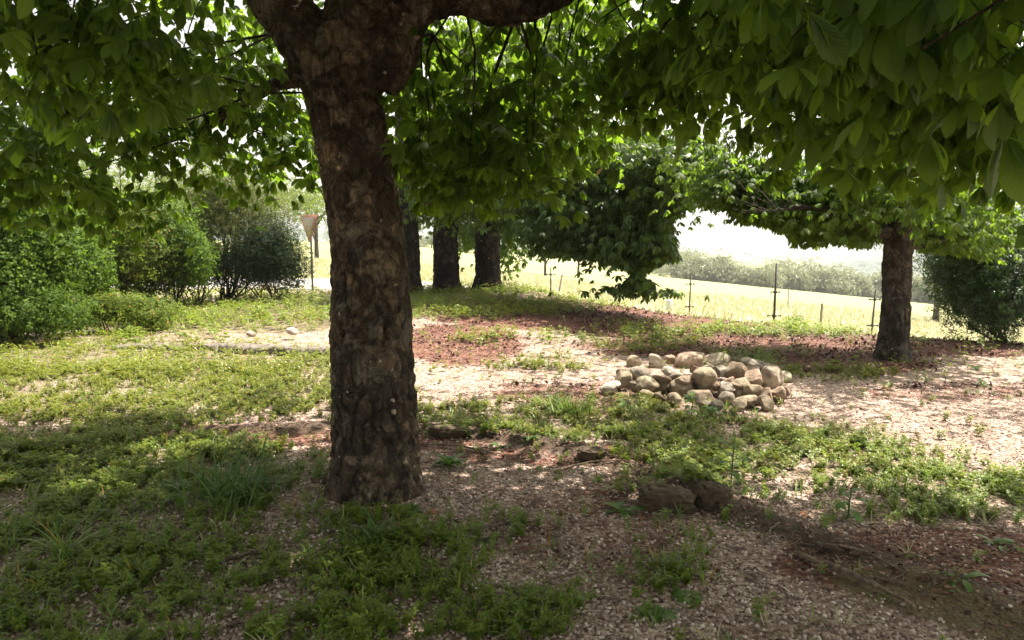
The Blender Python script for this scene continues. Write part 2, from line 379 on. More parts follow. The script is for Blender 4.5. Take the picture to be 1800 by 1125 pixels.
yc = np.interp(xg, [-20, -5, 0, 1.3, 3.5, 6.5, 8, 20], [21, 21.2, 20.5, 17.5, 15.5, 14.2, 13.5, 12])
meadow = np.maximum(sstep((yg - yc + .3) / 1.6), sstep((np.abs(xg) - 14) / 4))
litter = pmask(xg, yg, Z, LITTER); soil_shade = np.maximum(np.exp(-(polydist(xg, yg, ARC) / .24) ** 2), .95 * np.exp(-(((xg - PILE[0]) ** 2 + (yg - PILE[1]) ** 2) / .85 ** 2) ** 2)); hx_, hy_ = flat(1195, 865); soil_shade = np.maximum(soil_shade, 1.2 * np.exp(-(((xg - hx_) / .42) ** 2 + ((yg - hy_) / .2) ** 2)))  # soil on the bank; under the pile it also paints the shaded gaps dark
green = pmask(xg, yg, Z, GREEN); clay = np.exp(-(polydist(xg, yg, CLAY) / .22) ** 4)
def groundmat():
    m, nt, b, out = newmat('garden_ground'); obj = N(nt, 'ShaderNodeTexCoord').outputs['Object']
    A = lambda n: N(nt, 'ShaderNodeAttribute', attribute_name=n).outputs['Fac']
    v1 = N(nt, 'ShaderNodeTexVoronoi', ins={'Scale': 55}); nt.links.new(obj, v1.inputs['Vector'])
    s = N(nt, 'ShaderNodeSeparateColor'); nt.links.new(v1.outputs['Color'], s.inputs[0])
    grav = ramp(nt, [(0, (.07, .043, .035)), (.3, (.2, .135, .11)), (.65, (.35, .26, .215)), (1, (.57, .47, .41))], s.outputs[0]).outputs[0]
    med = noise(nt, obj, 2.5, 5, .65)
    grav = mixc(nt, ramp(nt, [(.42, 0.), (.6, .55)], med).outputs[0], grav, (.2, .14, .1))
    # litter: elongated flakes
    mp = N(nt, 'ShaderNodeMapping', ins={'Rotation': (0, 0, .5), 'Scale': (1, 2.1, 1)}); nt.links.new(obj, mp.inputs[0])
    v2 = N(nt, 'ShaderNodeTexVoronoi', ins={'Scale': 38}); nt.links.new(mp.outputs[0], v2.inputs['Vector'])
    s2 = N(nt, 'ShaderNodeSeparateColor'); nt.links.new(v2.outputs['Color'], s2.inputs[0])
    lit = ramp(nt, [(0, (.035, .014, .01)), (.4, (.11, .04, .028)), (.72, (.13, .048, .032)), (1, (.28, .18, .13))], s2.outputs[0]).outputs[0]
    edge = noise(nt, obj, 4.5, 6, .7)
    def m_(att, amp=.9): return mth(nt, 'ADD', att, mth(nt, 'MULTIPLY', mth(nt, 'SUBTRACT', edge, .5), amp))
    lm = ramp(nt, [(.36, 0.), (.62, .95)], m_(A('litter'), 1.7)).outputs[0]
    col = mixc(nt, lm, grav, lit)
    sm = ramp(nt, [(.4, 0.), (.7, .9)], m_(A('soil_shade'))).outputs[0]
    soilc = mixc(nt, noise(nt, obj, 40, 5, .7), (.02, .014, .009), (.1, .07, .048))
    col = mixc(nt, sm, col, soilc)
    cm = ramp(nt, [(.4, 0.), (.62, .92)], m_(A('clay'), .8)).outputs[0]
    col = mixc(nt, cm, col, mixc(nt, noise(nt, obj, 55, 6, .75), (.05, .038, .018), (.2, .15, .085)))
    gm = ramp(nt, [(.45, 0.), (.8, .6)], m_(A('green'))).outputs[0]
    col = mixc(nt, gm, col, mixc(nt, noise(nt, obj, 60, 4, .7), (.04, .05, .015), (.14, .12, .06)))
    mg = noise(nt, obj, .35, 6, .7); mgf = noise(nt, obj, 6, 6, .75)
    mead = mixc(nt, ramp(nt, [(.35, 0.), (.62, 1.)], mg).outputs[0], (.19, .2, .085), (.28, .27, .14))
    mead = mixc(nt, mth(nt, 'MULTIPLY', mgf, .6), mead, (.26, .28, .1))
    mm = ramp(nt, [(.4, 0.), (.6, 1.)], m_(A('meadow'), .6)).outputs[0]
    col = mixc(nt, mm, col, mead)
    nt.links.new(col, b.inputs['Base Color']); b.inputs['Roughness'].default_value = .92; b.inputs['Specular IOR Level'].default_value = .2
    hh = mixc(nt, lm, mth(nt, 'SUBTRACT', 1.0, v1.outputs[0]), mth(nt, 'SUBTRACT', 1.0, v2.outputs[0]))
    n1 = bump(nt, hh, .8, .016, None); bump(nt, edge, .6, .05, b, n1); return m
tag(npmesh('ground', Vg, [Fg], groundmat(), attr={'litter': litter, 'soil_shade': soil_shade, 'green': green, 'clay': clay, 'meadow': meadow}, smooth=True), kind='structure')
# road behind the sign
rp = spline([(-60, 30, 0), (-25, 26.2, 0), (-6.5, 26.6, 0), (2, 25.4, 0), (14, 23.5, 0)], 120); T = np.gradient(rp, axis=0); T /= np.linalg.norm(T, axis=1, keepdims=True)
Nn = np.stack([-T[:, 1], T[:, 0], 0 * T[:, 0]], 1); RV = []
for k in range(9):
    q = rp + Nn * (-3.1 + k * 6.2 / 8); q[:, 2] = h(q[:, 0], q[:, 1]) + .03; RV.append(q)
RV = np.stack(RV, 1).reshape(-1, 3); i, j = np.meshgrid(np.arange(119), np.arange(8), indexing='ij')
tag(npmesh('road', RV, [np.stack([i * 9 + j, (i + 1) * 9 + j, (i + 1) * 9 + j + 1, i * 9 + j + 1], -1).reshape(-1, 4)], M['asphalt'], smooth=True), kind='structure')
# far hills
def hill(cx, cy, lx, ly, hh, base, seed):
    u = np.linspace(-1, 1, 160); v = np.linspace(-1, 1, 60); U, W = np.meshgrid(u, v, indexing='ij')
    x = cx + U * lx; y = cy + W * ly; prof = (1 - U ** 2) ** .7 * np.cos(W * 1.57) ** 1.0
    z = base + hh * prof * (.75 + .5 * n2(x, y, .012, seed).reshape(U.shape)) + 5 * n2(x, y, .09, seed + 5, 3).reshape(U.shape) + 3 * n2(x, y, .3, seed + 2, 2).reshape(U.shape) - 4
    i, j = np.meshgrid(np.arange(159), np.arange(59), indexing='ij')
    V = np.stack([x.ravel(), y.ravel(), z.ravel()], 1)
    tag(npmesh('hill', V, [np.stack([i * 60 + j, (i + 1) * 60 + j, (i + 1) * 60 + j + 1, i * 60 + j + 1], -1).reshape(-1, 4)], M['hill']), kind='structure')
m, nt_, b_, _o = newmat('wooded_hill_hazed'); ob = N(nt_, 'ShaderNodeTexCoord').outputs['Object']
nt_.links.new(mixc(nt_, noise(nt_, ob, .12, 6, .75), (.05, .07, .06), (.13, .165, .14)), b_.inputs['Base Color']); b_.inputs['Roughness'].default_value = 1  # woodland colour paled and blued to stand in for haze
bump(nt_, noise(nt_, ob, .25, 5, .7), 1, 3, b_); M['hill'] = m
hill(300, 430, 110, 90, 12, -17, 1); hill(590, 760, 300, 150, 34, -24, 4); hill(-250, 900, 500, 150, 30, -10, 8)

# ------------------------------------------------------------------ leaves
def leaflet(L, wid, nseg, fold, curve, peak=.62, two=True, serr=0.0):
    """one leaflet along +X, obovate; returns V,quads,uv"""
    t = np.linspace(0, 1, nseg + 1); w_ = wid * np.sin(np.pi * t ** (math.log(.5) / math.log(peak))) ** .85; w_[0] = .012 * L; w_[-1] = 0.004 * L
    if serr: w_ = w_ * (1 + serr * np.where(np.arange(nseg + 1) % 2, 1, -1))
    ang = curve * t; x = np.concatenate([[0], np.cumsum(np.cos(ang[1:]) * L / nseg)]); z = -np.concatenate([[0], np.cumsum(np.sin(ang[1:]) * L / nseg)])
    a = np.stack([x, w_, z + fold * w_], 1); c = np.stack([x, 0 * w_, z], 1); b = np.stack([x, -w_, z + fold * w_], 1)
    k = np.arange(nseg)
    if two:
        V = np.stack([a, c, b], 1).reshape(-1, 3); F = np.concatenate([np.stack([3*k, 3*k+1, 3*k+4, 3*k+3], 1), np.stack([3*k+1, 3*k+2, 3*k+5, 3*k+4], 1)])
        U = np.stack([np.tile([0, .5, 1], nseg + 1), np.repeat(t, 3)], 1)
        U[:, 0] = .5 + (U[:, 0] - .5) * np.repeat(w_ / max(w_), 3) * 1
    else:
        V = np.stack([a, b], 1).reshape(-1, 3); F = np.stack([2*k, 2*k+1, 2*k+3, 2*k+2], 1); U = np.stack([np.tile([0, 1], nseg + 1), np.repeat(t, 2)], 1)
    return V, [F], U
def palmate(nl, nseg, droop, two, r, serr=0.0, stalk=True):
    """horse-chestnut leaf of unit leaflet length at origin, petiole towards -X"""
    ps = []
    for q in range(nl):
        f = (q - (nl - 1) / 2) / ((nl - 1) / 2); az = f * R(118) + r.normal(0, .07); L = (1 - .38 * abs(f) ** 1.5) * r.uniform(.92, 1.08)
        V, F, U = leaflet(L, .2 * L * r.uniform(.9, 1.1), nseg, r.uniform(.1, .35), r.uniform(.3, .9), two=two, serr=serr)
        el = droop + r.normal(0, .16); c, s = math.cos(el), math.sin(el)
        Ry = np.array([[c, 0, s], [0, 1, 0], [-s, 0, c]]); ca, sa = math.cos(az), math.sin(az)
        V = V @ Ry.T @ np.array([[ca, -sa, 0], [sa, ca, 0], [0, 0, 1]]).T
        ps.append((V, F, U))
    if stalk:
        ps.append(tube([(-.75, 0, .28), (-.4, 0, .17), (0, 0, 0)], [.012, .012, .014], 3, False))
    return merge(ps)
rt = np.random.default_rng(11)
HD = [palmate(n_, 16, dr, True, rt, .055) for n_, dr in ((7, .35), (5, .6), (7, .8), (6, .95), (7, 1.1), (5, 1.25), (7, .55))]
MD = [palmate(n_, 5, dr, True, rt) for n_, dr in ((7, .2), (7, .45), (6, .65), (7, .85), (5, 1.1))]
LD = [palmate(n_, 3, dr, False, rt, stalk=False) for n_, dr in ((6, .2), (6, .5), (5, .8))]

# ground places that the sun reaches in the photograph (world ellipses made from ground pixels): crowns are open above them
LIT = []
for px_, py_, rx_, ry_ in [(1230, 680, 215, 46), (900, 645, 180, 42), (820, 600, 120, 26), (980, 615, 120, 16), (1560, 690, 240, 48), (1700, 765, 170, 55), (1740, 680, 150, 40), (430, 580, 200, 18), (640, 585, 180, 16), (560, 560, 130, 14), (1790, 830, 80, 40), (1010,720,140,20), (400, 548, 130, 24), (250, 565, 120, 18), (380, 520, 80, 14)]:
    c_ = G(px_, py_); l_ = G(px_ - rx_, py_); t_ = G(px_, py_ - ry_); b_2 = G(px_, min(py_ + ry_, 1120))
    LIT.append((c_[0], (t_[1] + b_2[1]) / 2, max(.3, c_[0] - l_[0]), max(.3, (t_[1] - b_2[1]) / 2)))
def sunfall(Pt):
    g = Pt.copy()
    t = (g[:, 2] - .1) / SUN[2]; return g[:, 0] - t * SUN[0], g[:, 1] - t * SUN[1]
def litmask(Pt):
    x, y = sunfall(Pt); o = np.zeros(len(x))
    for q_, (cx, cy, rx, ry) in enumerate(LIT):
        o = np.maximum(o, (1.65 if q_ == 0 else 1.03) * sstep((1.25 - ((x - cx) / rx) ** 2 - ((y - cy) / ry) ** 2) / .4))
    return o
WIND = [(1290, 430, 105, 42, 1), (1240, 400, 60, 40, .9), (1460, 480, 330, 50, 1), (235, 305, 40, 30, .9), (170, 285, 40, 20, .7), (155, 240, 40, 18, .6), (180, 130, 35, 40, .45), (470, 330, 60, 22, .6), (1640, 520, 60, 50, 1), (560, 430, 45, 90, 1), (1010, 480, 100, 30, .95), (1572, 440, 40, 60, .8), (300, 360, 60, 22, .7), (760, 440, 25, 45, .9), (825, 470, 30, 30, .8), (785, 455, 24, 45, .85), (856, 450, 22, 45, .85), ]
def viewgap(Pt):
    px, py, d = proj(Pt); o = np.zeros(len(px))
    for cx, cy, rx, ry, wgt in WIND: o = np.maximum(o, wgt * (((px - cx) / rx) ** 2 + ((py - cy) / ry) ** 2 < 1))
    return np.where(d > .3, o, 0)
CRND = np.random.default_rng(21)
def in_ellipsoid(n, c, r, shell=0.0):
    v = CRND.normal(size=(n, 3)); v /= np.linalg.norm(v, axis=1, keepdims=True)
    rad = (shell + (1 - shell) * CRND.random((n, 1))) ** (1 / 3 if shell == 0 else .6)
    return np.asarray(c) + v * rad * np.asarray(r)
def crown(root, lobes, mat, size, templ, skel, per=14, spread=.32, tilt=.55, avoid=None, hd=None, twigs=True, floor=None, thin=None, keeplit=.93, mindist=1.0, twigp=.6):
    """lobes: (centre, radii, clusters). Leaves gathered round twig ends; twigs lead back to the nearest limb point."""
    parts = {}; tw = []; skel = np.asarray(skel, float)
    cc = np.concatenate([in_ellipsoid(n, c, r) for c, r, n in lobes])
    if thin is not None: cc = cc[~thin(cc)]
    ok = CRND.random(len(cc)) > litmask(cc) * keeplit; cc = cc[ok]
    lp = []; ld = []; cid = []; cand = []
    for ci, c in enumerate(cc):
        k = max(3, int(per * CRND.uniform(.6, 1.4)))
        d = np.linalg.norm(skel - c, axis=1); s = skel[np.argmin(d + CRND.random(len(skel)) * 1.1)]
        v = c - s; L = np.linalg.norm(v) + 1e-6
        u = CRND.normal(size=(k, 3)) * spread * np.array([1, 1, .55]); lp.append(c + u); ld.append(u + v / L * spread * .5); cid.append(np.full(k, ci))
        if twigs and L < 4.5 and CRND.random() < twigp and viewgap(c[None])[0] < .5:
            m0 = s + v * .5 + np.array([v[0], v[1], 0]) * .12 + np.array([0, 0, .1 * L]) + CRND.normal(size=3) * .13 * L
            cand.append((ci, s, m0, v, L, c))
    lp = np.concatenate(lp); ld = np.concatenate(ld)
    keep = (CRND.random(len(lp)) > litmask(lp) * keeplit) & (CRND.random(len(lp)) > viewgap(lp)) & (np.linalg.norm(lp - np.array([0, 0, CAMZ]), axis=1) > mindist)
    if thin is not None: keep &= ~thin(lp)
    if floor is not None: keep &= lp[:, 2] > floor
    cnt = np.bincount(np.concatenate(cid)[keep], minlength=len(cc)) / np.maximum(1, np.bincount(np.concatenate(cid), minlength=len(cc)))
    for ci, s, m0, v, L, c in cand:
        if cnt[ci] > .55: tw.append(tube(spline([s, m0, c + v / L * .1], 7), np.linspace(.005 + .004 * L, .003, 7), 4, False))
    lp = lp[keep]; ld = ld[keep]; n = len(lp)
    az = np.arctan2(ld[:, 1], ld[:, 0]) + CRND.normal(0, .5, n); el = np.clip(CRND.normal(0, tilt, n), -1.3, 1.3)
    rot = rotz(az) @ rotaxis(np.tile([1., 0, 0], (n, 1)), CRND.normal(0, tilt * .6, n)) @ rotaxis(np.tile([0, 1., 0], (n, 1)), el * .6 + .15)
    sc = size * CRND.uniform(.65, 1.15, n)
    dist = np.linalg.norm(lp - np.array([0, 0, CAMZ]), axis=1)
    sets = [(templ, np.ones(n, bool))]
    if hd is not None: sets = [(hd, dist < 3.4), (templ, (dist >= 3.4) & (dist < 9)), (LD, dist >= 9)]
    out = []
    for tl, msk in sets:
        idx = np.nonzero(msk)[0]; ch = CRND.integers(0, len(tl), len(idx))
        for q, tpl in enumerate(tl):
            ii = idx[ch == q]
            if len(ii): out.append(scatter(tpl, lp[ii], rot[ii], sc[ii]))
    V, F, U = merge(out); base = np.array(root.location)
    o = npmesh('crown', V - base, F, mat, root, uv=U)
    if tw:
        V, F, U = merge(tw); npmesh('twigs', V - base, F, M['twig'], root, smooth=True)
    return o
def woody(root, tubes, voxel, mat, amp=.02, cellscale=(7, 7, 3.5), name='trunk', lump=.03, crack=.6):
    """tubes: list of (pts, radii); blended with a voxel remesh, bark relief added to the vertices"""
    ps = []
    for pts, rad in tubes:
        a = spline(np.concatenate([np.asarray(pts, float), np.asarray(rad, float)[:, None]], 1), max(8, len(pts) * 5)); ps.append(tube(a[:, :3], np.maximum(a[:, 3], .005), 20))
    V, F, U = merge(ps); base = np.array(root.location)
    o = npmesh('tmp', V - base, F); md = o.modifiers.new('r', 'REMESH'); md.mode = 'VOXEL'; md.voxel_size = voxel
    sm = o.modifiers.new('s', 'SMOOTH'); sm.iterations = 4; sm.factor = .5
    dg = bpy.context.evaluated_depsgraph_get(); me = bpy.data.meshes.new_from_object(o.evaluated_get(dg))
    bpy.data.objects.remove(o)
    n = len(me.vertices); co = np.empty(n * 3, np.float32); me.vertices.foreach_get('co', co); co = co.reshape(-1, 3).astype(float)
    no = np.empty(n * 3, np.float32); me.vertices.foreach_get('normal', no); no = no.reshape(-1, 3)
    wp = co + base; wrp = wp + .06 * np.stack([vn(wp, 6, 1), vn(wp, 6, 5), vn(wp, 6, 9)], 1)
    f1, f2 = cells(wrp * np.array(cellscale), 1.0); e = np.clip((f2 - f1) / .28, 0, 1)
    g1, g2 = cells(wrp * np.array(cellscale), 2.6, 3.3); e2 = np.clip((g2 - g1) / .3, 0, 1)
    m_ = .45 + .55 * sstep((vn(wp, 2.5, 2) - .3) / .3)
    disp = amp * (-(1 - e) * m_ - .35 * (1 - e2) + .5 * (fbm(wp, 18, 2) - .5)) + lump * (fbm(wp * np.array([1, 1, .6]), 4, 4, 3) - .5) * 2
    co = co + no * disp[:, None]
    me.vertices.foreach_set('co', co.astype(np.float32).ravel())
    at = me.attributes.new('crack', 'FLOAT', 'POINT'); at.data.foreach_set('value', (crack * np.clip((1 - e) * m_ + .4 * (1 - e2), 0, 1)).astype(np.float32))
    me.polygons.foreach_set('use_smooth', np.ones(len(me.polygons), bool)); me.materials.clear(); me.materials.append(mat); me.update()
    me.name = name; return link(bpy.data.objects.new(name, me), root)

# ================================================================== MAIN CHESTNUT
b0 = G(660, 846); D0 = b0[1]
def Q(px, py, dd=0.0): return P(px, py, (D0 + dd))
m0 = empty('chestnut_tree', tuple(b0), 'big old chestnut tree in the foreground with thick lichen-spotted trunk and low spreading limbs', 'tree')
s_ = D0 / FPX
main_tr = ([Q(660, 880), Q(660, 846), Q(660, 815), Q(660, 780), Q(658, 700), Q(654, 600), Q(651, 500), Q(643, 400), Q(627, 300), Q(611, 200), Q(600, 130), Q(600, 60)],
           np.array([94, 86, 80, 78, 76, 74, 69, 67, 66, 67, 70, 68]) * s_)
limbL = ([Q(592, 190), Q(562, 110), Q(520, 40), Q(470, -30), Q(400, -130, .2), Q(250, -300, .5), Q(60, -450, .9), Q(-200, -560, 1.2)], np.array([42, 52, 52, 50, 44, 36, 26, 14]) * s_)
limbC = ([Q(620, 130), Q(630, 40, .1), Q(650, -80, .3), Q(680, -250, .7), Q(690, -450, 1.2), Q(700, -750, 1.6)], np.array([60, 66, 58, 48, 36, 16]) * s_)
limbR = ([Q(640, 110), Q(690, 60, -.05), Q(740, 5, -.1), Q(810, -18, -.1), Q(880, -6, -.1), Q(950, -18, -.1), Q(1020, -45, 0), Q(1120, -60, .1), Q(1260, -40, .1), Q(1420, -60, 0), Q(1600, -130, -.1)], np.array([40, 40, 38, 42, 52, 46, 40, 32, 24, 16, 8]) * s_)
limbB = ([Q(640, 60), Q(650, -80, -.5), Q(700, -250, -1.3), Q(800, -420, -2.3), Q(900, -600, -3.6)], np.array([44, 42, 34, 24, 10]) * s_)
sub1 = ([Q(1180, -50, .1), Q(1290, 20, -.4), Q(1380, 90, -.8), Q(1400, 140, -1.0)], np.array([20, 17, 13, 6]) * s_)
sub2 = ([Q(1380, 90, -.8), Q(1440, 160, -.9), Q(1540, 190, -1.1)], np.array([9, 7, 4]) * s_)
stub = ([Q(672, 160, -.02), Q(692, 110, -.04), Q(712, 60, -.04)], np.array([30, 38, 34]) * s_)
sub3 = ([Q(545, 130, 0), Q(500, 140, .3), Q(430, 180, .8), Q(330, 240, 1.4), Q(220, 250, 1.8)], np.array([26, 17, 11, 8, 4]) * s_)
roots = [([b0 + [0, 0, .28], b0 + [.24 * math.cos(a_), .24 * math.sin(a_), .08], b0 + [.36 * math.cos(a_), .36 * math.sin(a_), -.05]], [.15, .08, .03]) for a_ in (-2.3, -1.2, -.3, .9, 2.2, 3.3)]
woody(m0, [main_tr, *roots, limbL, limbC, limbR, limbB, sub1, stub, sub3], .0095, M['bark'], .017, (9, 9, 6), lump=.016)
def skelpts(*tb):
    o = []
    for pts, rad in tb: o += list(spline(pts, len(pts) * 5)[len(pts):])
    return o
SK = skelpts(limbL, limbC, limbR, limbB, sub1, sub2, sub3)
SK += [np.array(q) for q in (Q(150, -100, 1.5), Q(100, 50, 1), Q(850, -150, 1.5), Q(980, -100, 1), P(1500, -80, 2.6), P(1700, -150, 2.0), P(1300, -60, 4), P(1100, -60, 4.6), P(760, 60, 4.9), P(480, 60, 5.2), P(20, -60, 3.5))]
def L(px, py, d, rpx, n, ry=None):
    r = rpx * d / FPX; return (P(px, py, d), (r, max(r * .8, .35), (ry or rpx) * d / FPX), n)
lob = [L(60, 60, 3.2, 170, 12, 110), L(240, 90, 4.6, 190, 15, 110), L(420, 130, 6, 150, 17, 110), L(90, 230, 5.5, 150, 13, 80), L(330, 230, 6.5, 170, 18, 80), L(500, 270, 6.8, 80, 12, 80), L(20, 320, 5.2, 120, 11, 50), L(160, 350, 6.2, 110, 8, 30), L(310, 330, 6.5, 70, 4, 30), L(500, 60, 7, 130, 12, 80),
       L(760, 110, 5.8, 90, 13, 110), L(860, 180, 5.2, 110, 16, 110), L(790, 290, 5.3, 85, 11, 65), L(870, 280, 5.0, 70, 7, 60), L(740, 220, 5.9, 60, 7, 110), L(960, 200, 6, 110, 13, 110), L(1010, 90, 6.2, 120, 13, 70), L(960, 60, 8, 220, 10, 120), L(800, 60, 8.5, 170, 8, 120), L(1010, 260, 7, 70, 6, 50),
       L(1130, 90, 4.8, 110, 12, 90), L(1300, 60, 4.1, 130, 13, 90), L(1250, 150, 5.0, 110, 8, 60), L(1400, 130, 3.4, 110, 6, 80), L(1480, 50, 2.8, 110, 5, 90), L(1600, 20, 2.0, 120, 3, 70), L(1560, 200, 3.0, 90, 5, 50), L(1690, 120, 2.4, 110, 4, 100), L(1760, 0, 1.7, 80, 2, 50), L(1690, 240, 3.2, 90, 6, 45), L(1430, 210, 3.9, 90, 4, 35), L(1640, 60, 2.2, 110, 2, 80), L(1780, 210, 2.7, 60, 3, 70), L(1200, 0, 6, 200, 12, 90), L(1450, 0, 5, 220, 13, 110), L(1700, 30, 4.4, 200, 12, 150), L(1600, 190, 4.8, 180, 10, 90), L(1500, 100, 6.5, 260, 15, 120), L(1250, 80, 7, 180, 10, 100)]
tx, ty = b0[0], b0[1]
# the rest of the crown, above and behind the camera
dome = [((tx - 3.4, ty + .8, 4.7), (2.8, 3, 1.2), 34), ((tx + .4, ty + 1.2, 5.4), (3, 3, 1.4), 20), ((tx + 3.2, ty - 1.2, 4.6), (2.8, 2.8, 1.2), 60), ((tx, ty - 3, 4.6), (4.5, 2.2, 1.3), 150), ((tx - 2.6, ty - 3, 4), (2.5, 2.6, 1.0), 90), ((tx + 2.6, ty - 4.6, 3.8), (3.4, 2.2, .9), 100), ((tx, ty, 7.0), (3, 3, 1.4), 16), ((tx + 5, ty - 1.5, 3.9), (1.6, 2.2, .8), 50)]
crown(m0, lob[:10], M['chestnut'], .125, MD, SK, per=24, spread=.27, hd=HD, mindist=1.25)
crown(m0, lob[10:20], M['chestnut'], .135, MD, SK, per=20, spread=.25, twigp=.3, hd=HD, mindist=1.25)
crown(m0, lob[20:], M['chestnut'], .138, MD, SK, per=15, spread=.22, hd=HD, mindist=1.25)
crown(m0, [L(1700, 60, 1.75, 90, 3, 60), L(1770, 160, 1.9, 50, 2, 60), L(1480, 20, 2.3, 90, 3, 50)], M['chestnut'], .19, MD, SK, per=5, spread=.14, hd=HD, twigp=1, mindist=1.2)
shade_fill = []  # unseen leaf clusters added sunward to shade the foreground and near leaves
for _ in range(260):
    gx, gy, zz = CRND.uniform(-5.5, 3), CRND.uniform(-.8, 4), CRND.uniform(4.3, 6.6); shade_fill.append((np.array([gx, gy, 0]) + SUN * zz / SUN[2], (.2, .2, .2), 1))
for q_ in lob[20:33]:
    for _ in range(6): shade_fill.append((np.asarray(q_[0]) + SUN * CRND.uniform(1.6, 2.8) + CRND.normal(size=3) * .3, (.2, .2, .2), 1))
for _ in range(260):
    gx, gy, zz = CRND.uniform(-5.5, 4.5), CRND.uniform(.0, 4.3), CRND.uniform(4.3, 6.6); c_ = np.array([gx, gy, 0]) + SUN * zz / SUN[2]; shade_fill.append((c_, (.2, .2, .2), 1))
crown(m0, shade_fill, M['chestnut'], .2, MD[:3], SK, per=14, spread=.36, twigs=False).name = 'upper_shade_crown'  # leaves of the added shade clusters
cr2 = crown(m0, dome, M['chestnut'], .2, MD[:3], SK, per=13, spread=.34, hd=None, thin=lambda q: (q[:, 2] < 3.3) | ((proj(q)[1] > -20) & (proj(q)[2] > 0) & (proj(q)[2] < 3.2)))
cr2.name = 'upper_shade_crown'

# ================================================================== OTHER CHESTNUTS
def chestnut(px, py, wpx, lab, lobes, lean=(0, 0), toph=9, mat='chestnut_dark', bark='bark', vox=.02, amp=.03, dist=None, per=16, size=.17, extra=(), sp=.36, flare=1.15, crownz=(3.4, 2.2), cr=3.4, ndome=150, thin=None, mids=(), keeplit=.93, twg=True):
    g = G(px, py) if dist is None else np.array([*P(px, py, dist)[:2], 0]); g[2] = hz(g[0], g[1]); d = g[1]; r = wpx / 2 * d / FPX
    root = empty('chestnut_tree', tuple(g), lab, 'tree')
    def q(z, dx=0, dy=0): return g + np.array([dx + lean[0] * z, dy + lean[1] * z, z])
    tr = ([q(-.25), q(0), q(.35), q(1), q(2), q(3), q(4.5), q(6)], np.array([1.3 * flare, 1.12 * flare, 1.04, 1, .95, .9, .7, .4]) * r)
    lim = []
    for k in range(6):
        a = k * 1.05 + .3; z0 = 1.9 + .22 * k; o = np.array([math.cos(a), math.sin(a)])
        lim.append(([q(z0), q(z0 + .5, *(o * .6)), q(z0 + .9, *(o * 1.5)), q(z0 + .9, *(o * 2.6))], np.array([.42, .3, .2, .07]) * r))
    woody(root, [tr] + lim + list(extra), vox, M[bark], amp, (5, 5, 2.5))
    sk = skelpts(*lim, *extra) + [q(z) for z in (2.4, 3, 4, 5, 6)]
    dm = [(q(crownz[0] + 1.6), (cr, cr, crownz[1]), ndome), (q(crownz[0] + 3.6), (cr * .7, cr * .7, crownz[1] * .8), ndome // 3)]
    crown(root, list(lobes) + dm, M[mat], size, LD, sk, per=per, spread=sp, floor=.6, thin=thin, keeplit=keeplit, twigs=dist is None)
    return root, g
# three at the back, overlapping
chestnut(722, 517, 40, 'chestnut tree half hidden behind the right edge of the big foreground trunk', [L(740, 280, 17.5, 70, 22, 70)], dist=18.5, lean=(-.03, 0), ndome=70, cr=2.3, bark='bark_shaded')
chestnut(785, 508, 46, 'chestnut tree with shade-darkened trunk, left of the pair of trunks at the back of the garden', [L(790, 330, 16.5, 90, 40, 50), L(860, 300, 16.5, 90, 40, 50), L(820, 395, 20.8, 60, 50, 42), L(750, 380, 20.5, 30, 20, 50), L(815, 360, 17.5, 50, 22, 28), L(900, 395, 20, 40, 40, 55), L(880, 455, 20.6, 22, 14, 30)], dist=19.0, lean=(-.01, 0), ndome=150, cr=3.2, bark='bark_shaded')
chestnut(857, 508, 46, 'chestnut with shade-darkened trunk at the back whose crown droops low to the right', [L(950, 350, 16, 100, 80, 60), L(1050, 340, 15, 110, 110, 70), L(1130, 410, 14.5, 75, 75, 55), L(1120, 475, 14.2, 62, 60, 40), L(1170, 470, 14.2, 35, 18, 30), L(1170, 340, 14.5, 70, 50, 60), L(1060, 430, 15, 60, 40, 40), L(1100, 260, 15, 130, 70, 50), L(1180, 285, 13.5, 70, 60, 40), L(1000, 270, 16, 90, 50, 40), L(1060, 465, 14.8, 50, 30, 35), L(1190, 440, 14, 35, 20, 35), L(980, 420, 15.5, 60, 30, 30), L(1000, 400, 15, 70, 40, 40), L(1150, 430, 14.3, 55, 50, 60)],
         dist=19.3, lean=(.01, 0), ndome=180, cr=3.6, bark='bark_shaded', size=.18, extra=[([P(870, 380, 19), P(960, 370, 17), P(1060, 390, 15.5), P(1140, 440, 14.5)], [.2, .15, .09, .03])])
# right-hand tree
chestnut(1568, 632, 51, 'chestnut tree with a straight grey-brown trunk standing alone on the right', [L(1400, 340, 10, 90, 100, 50), L(1310, 330, 10.8, 80, 80, 40), L(1480, 330, 9.5, 110, 100, 60), L(1500, 370, 10.8, 70, 60, 35), L(1250, 290, 9, 60, 40, 40), L(1570, 350, 9.3, 50, 40, 30), L(1380, 380, 11, 70, 40, 25), L(1660, 370, 10.5, 70, 50, 40), L(1680, 330, 9.5, 100, 40, 60), L(1400, 452, 9.6, 30, 5, 12), L(1640, 420, 11, 60, 26, 40), L(1560, 290, 9, 130, 50, 50), L(1290, 300, 9, 90, 30, 40), L(1240, 290, 8.2, 45, 10, 35), L(1700, 400, 12, 80, 40, 30), L(1500, 400, 11, 50, 14, 25)],
         lean=(.004, 0), bark='bark_grey', vox=.014, amp=.022, mat='chestnut', ndome=230, cr=3.1, size=.135, per=28, keeplit=.55, extra=[([P(1560, 410, 10), P(1490, 380, 9.9), P(1420, 365, 9.8), P(1340, 372, 9.8)], [.09, .07, .045, .02]), ([P(1575, 440, 10.2), P(1650, 425, 10.4), P(1720, 400, 10.8)], [.05, .035, .015])])

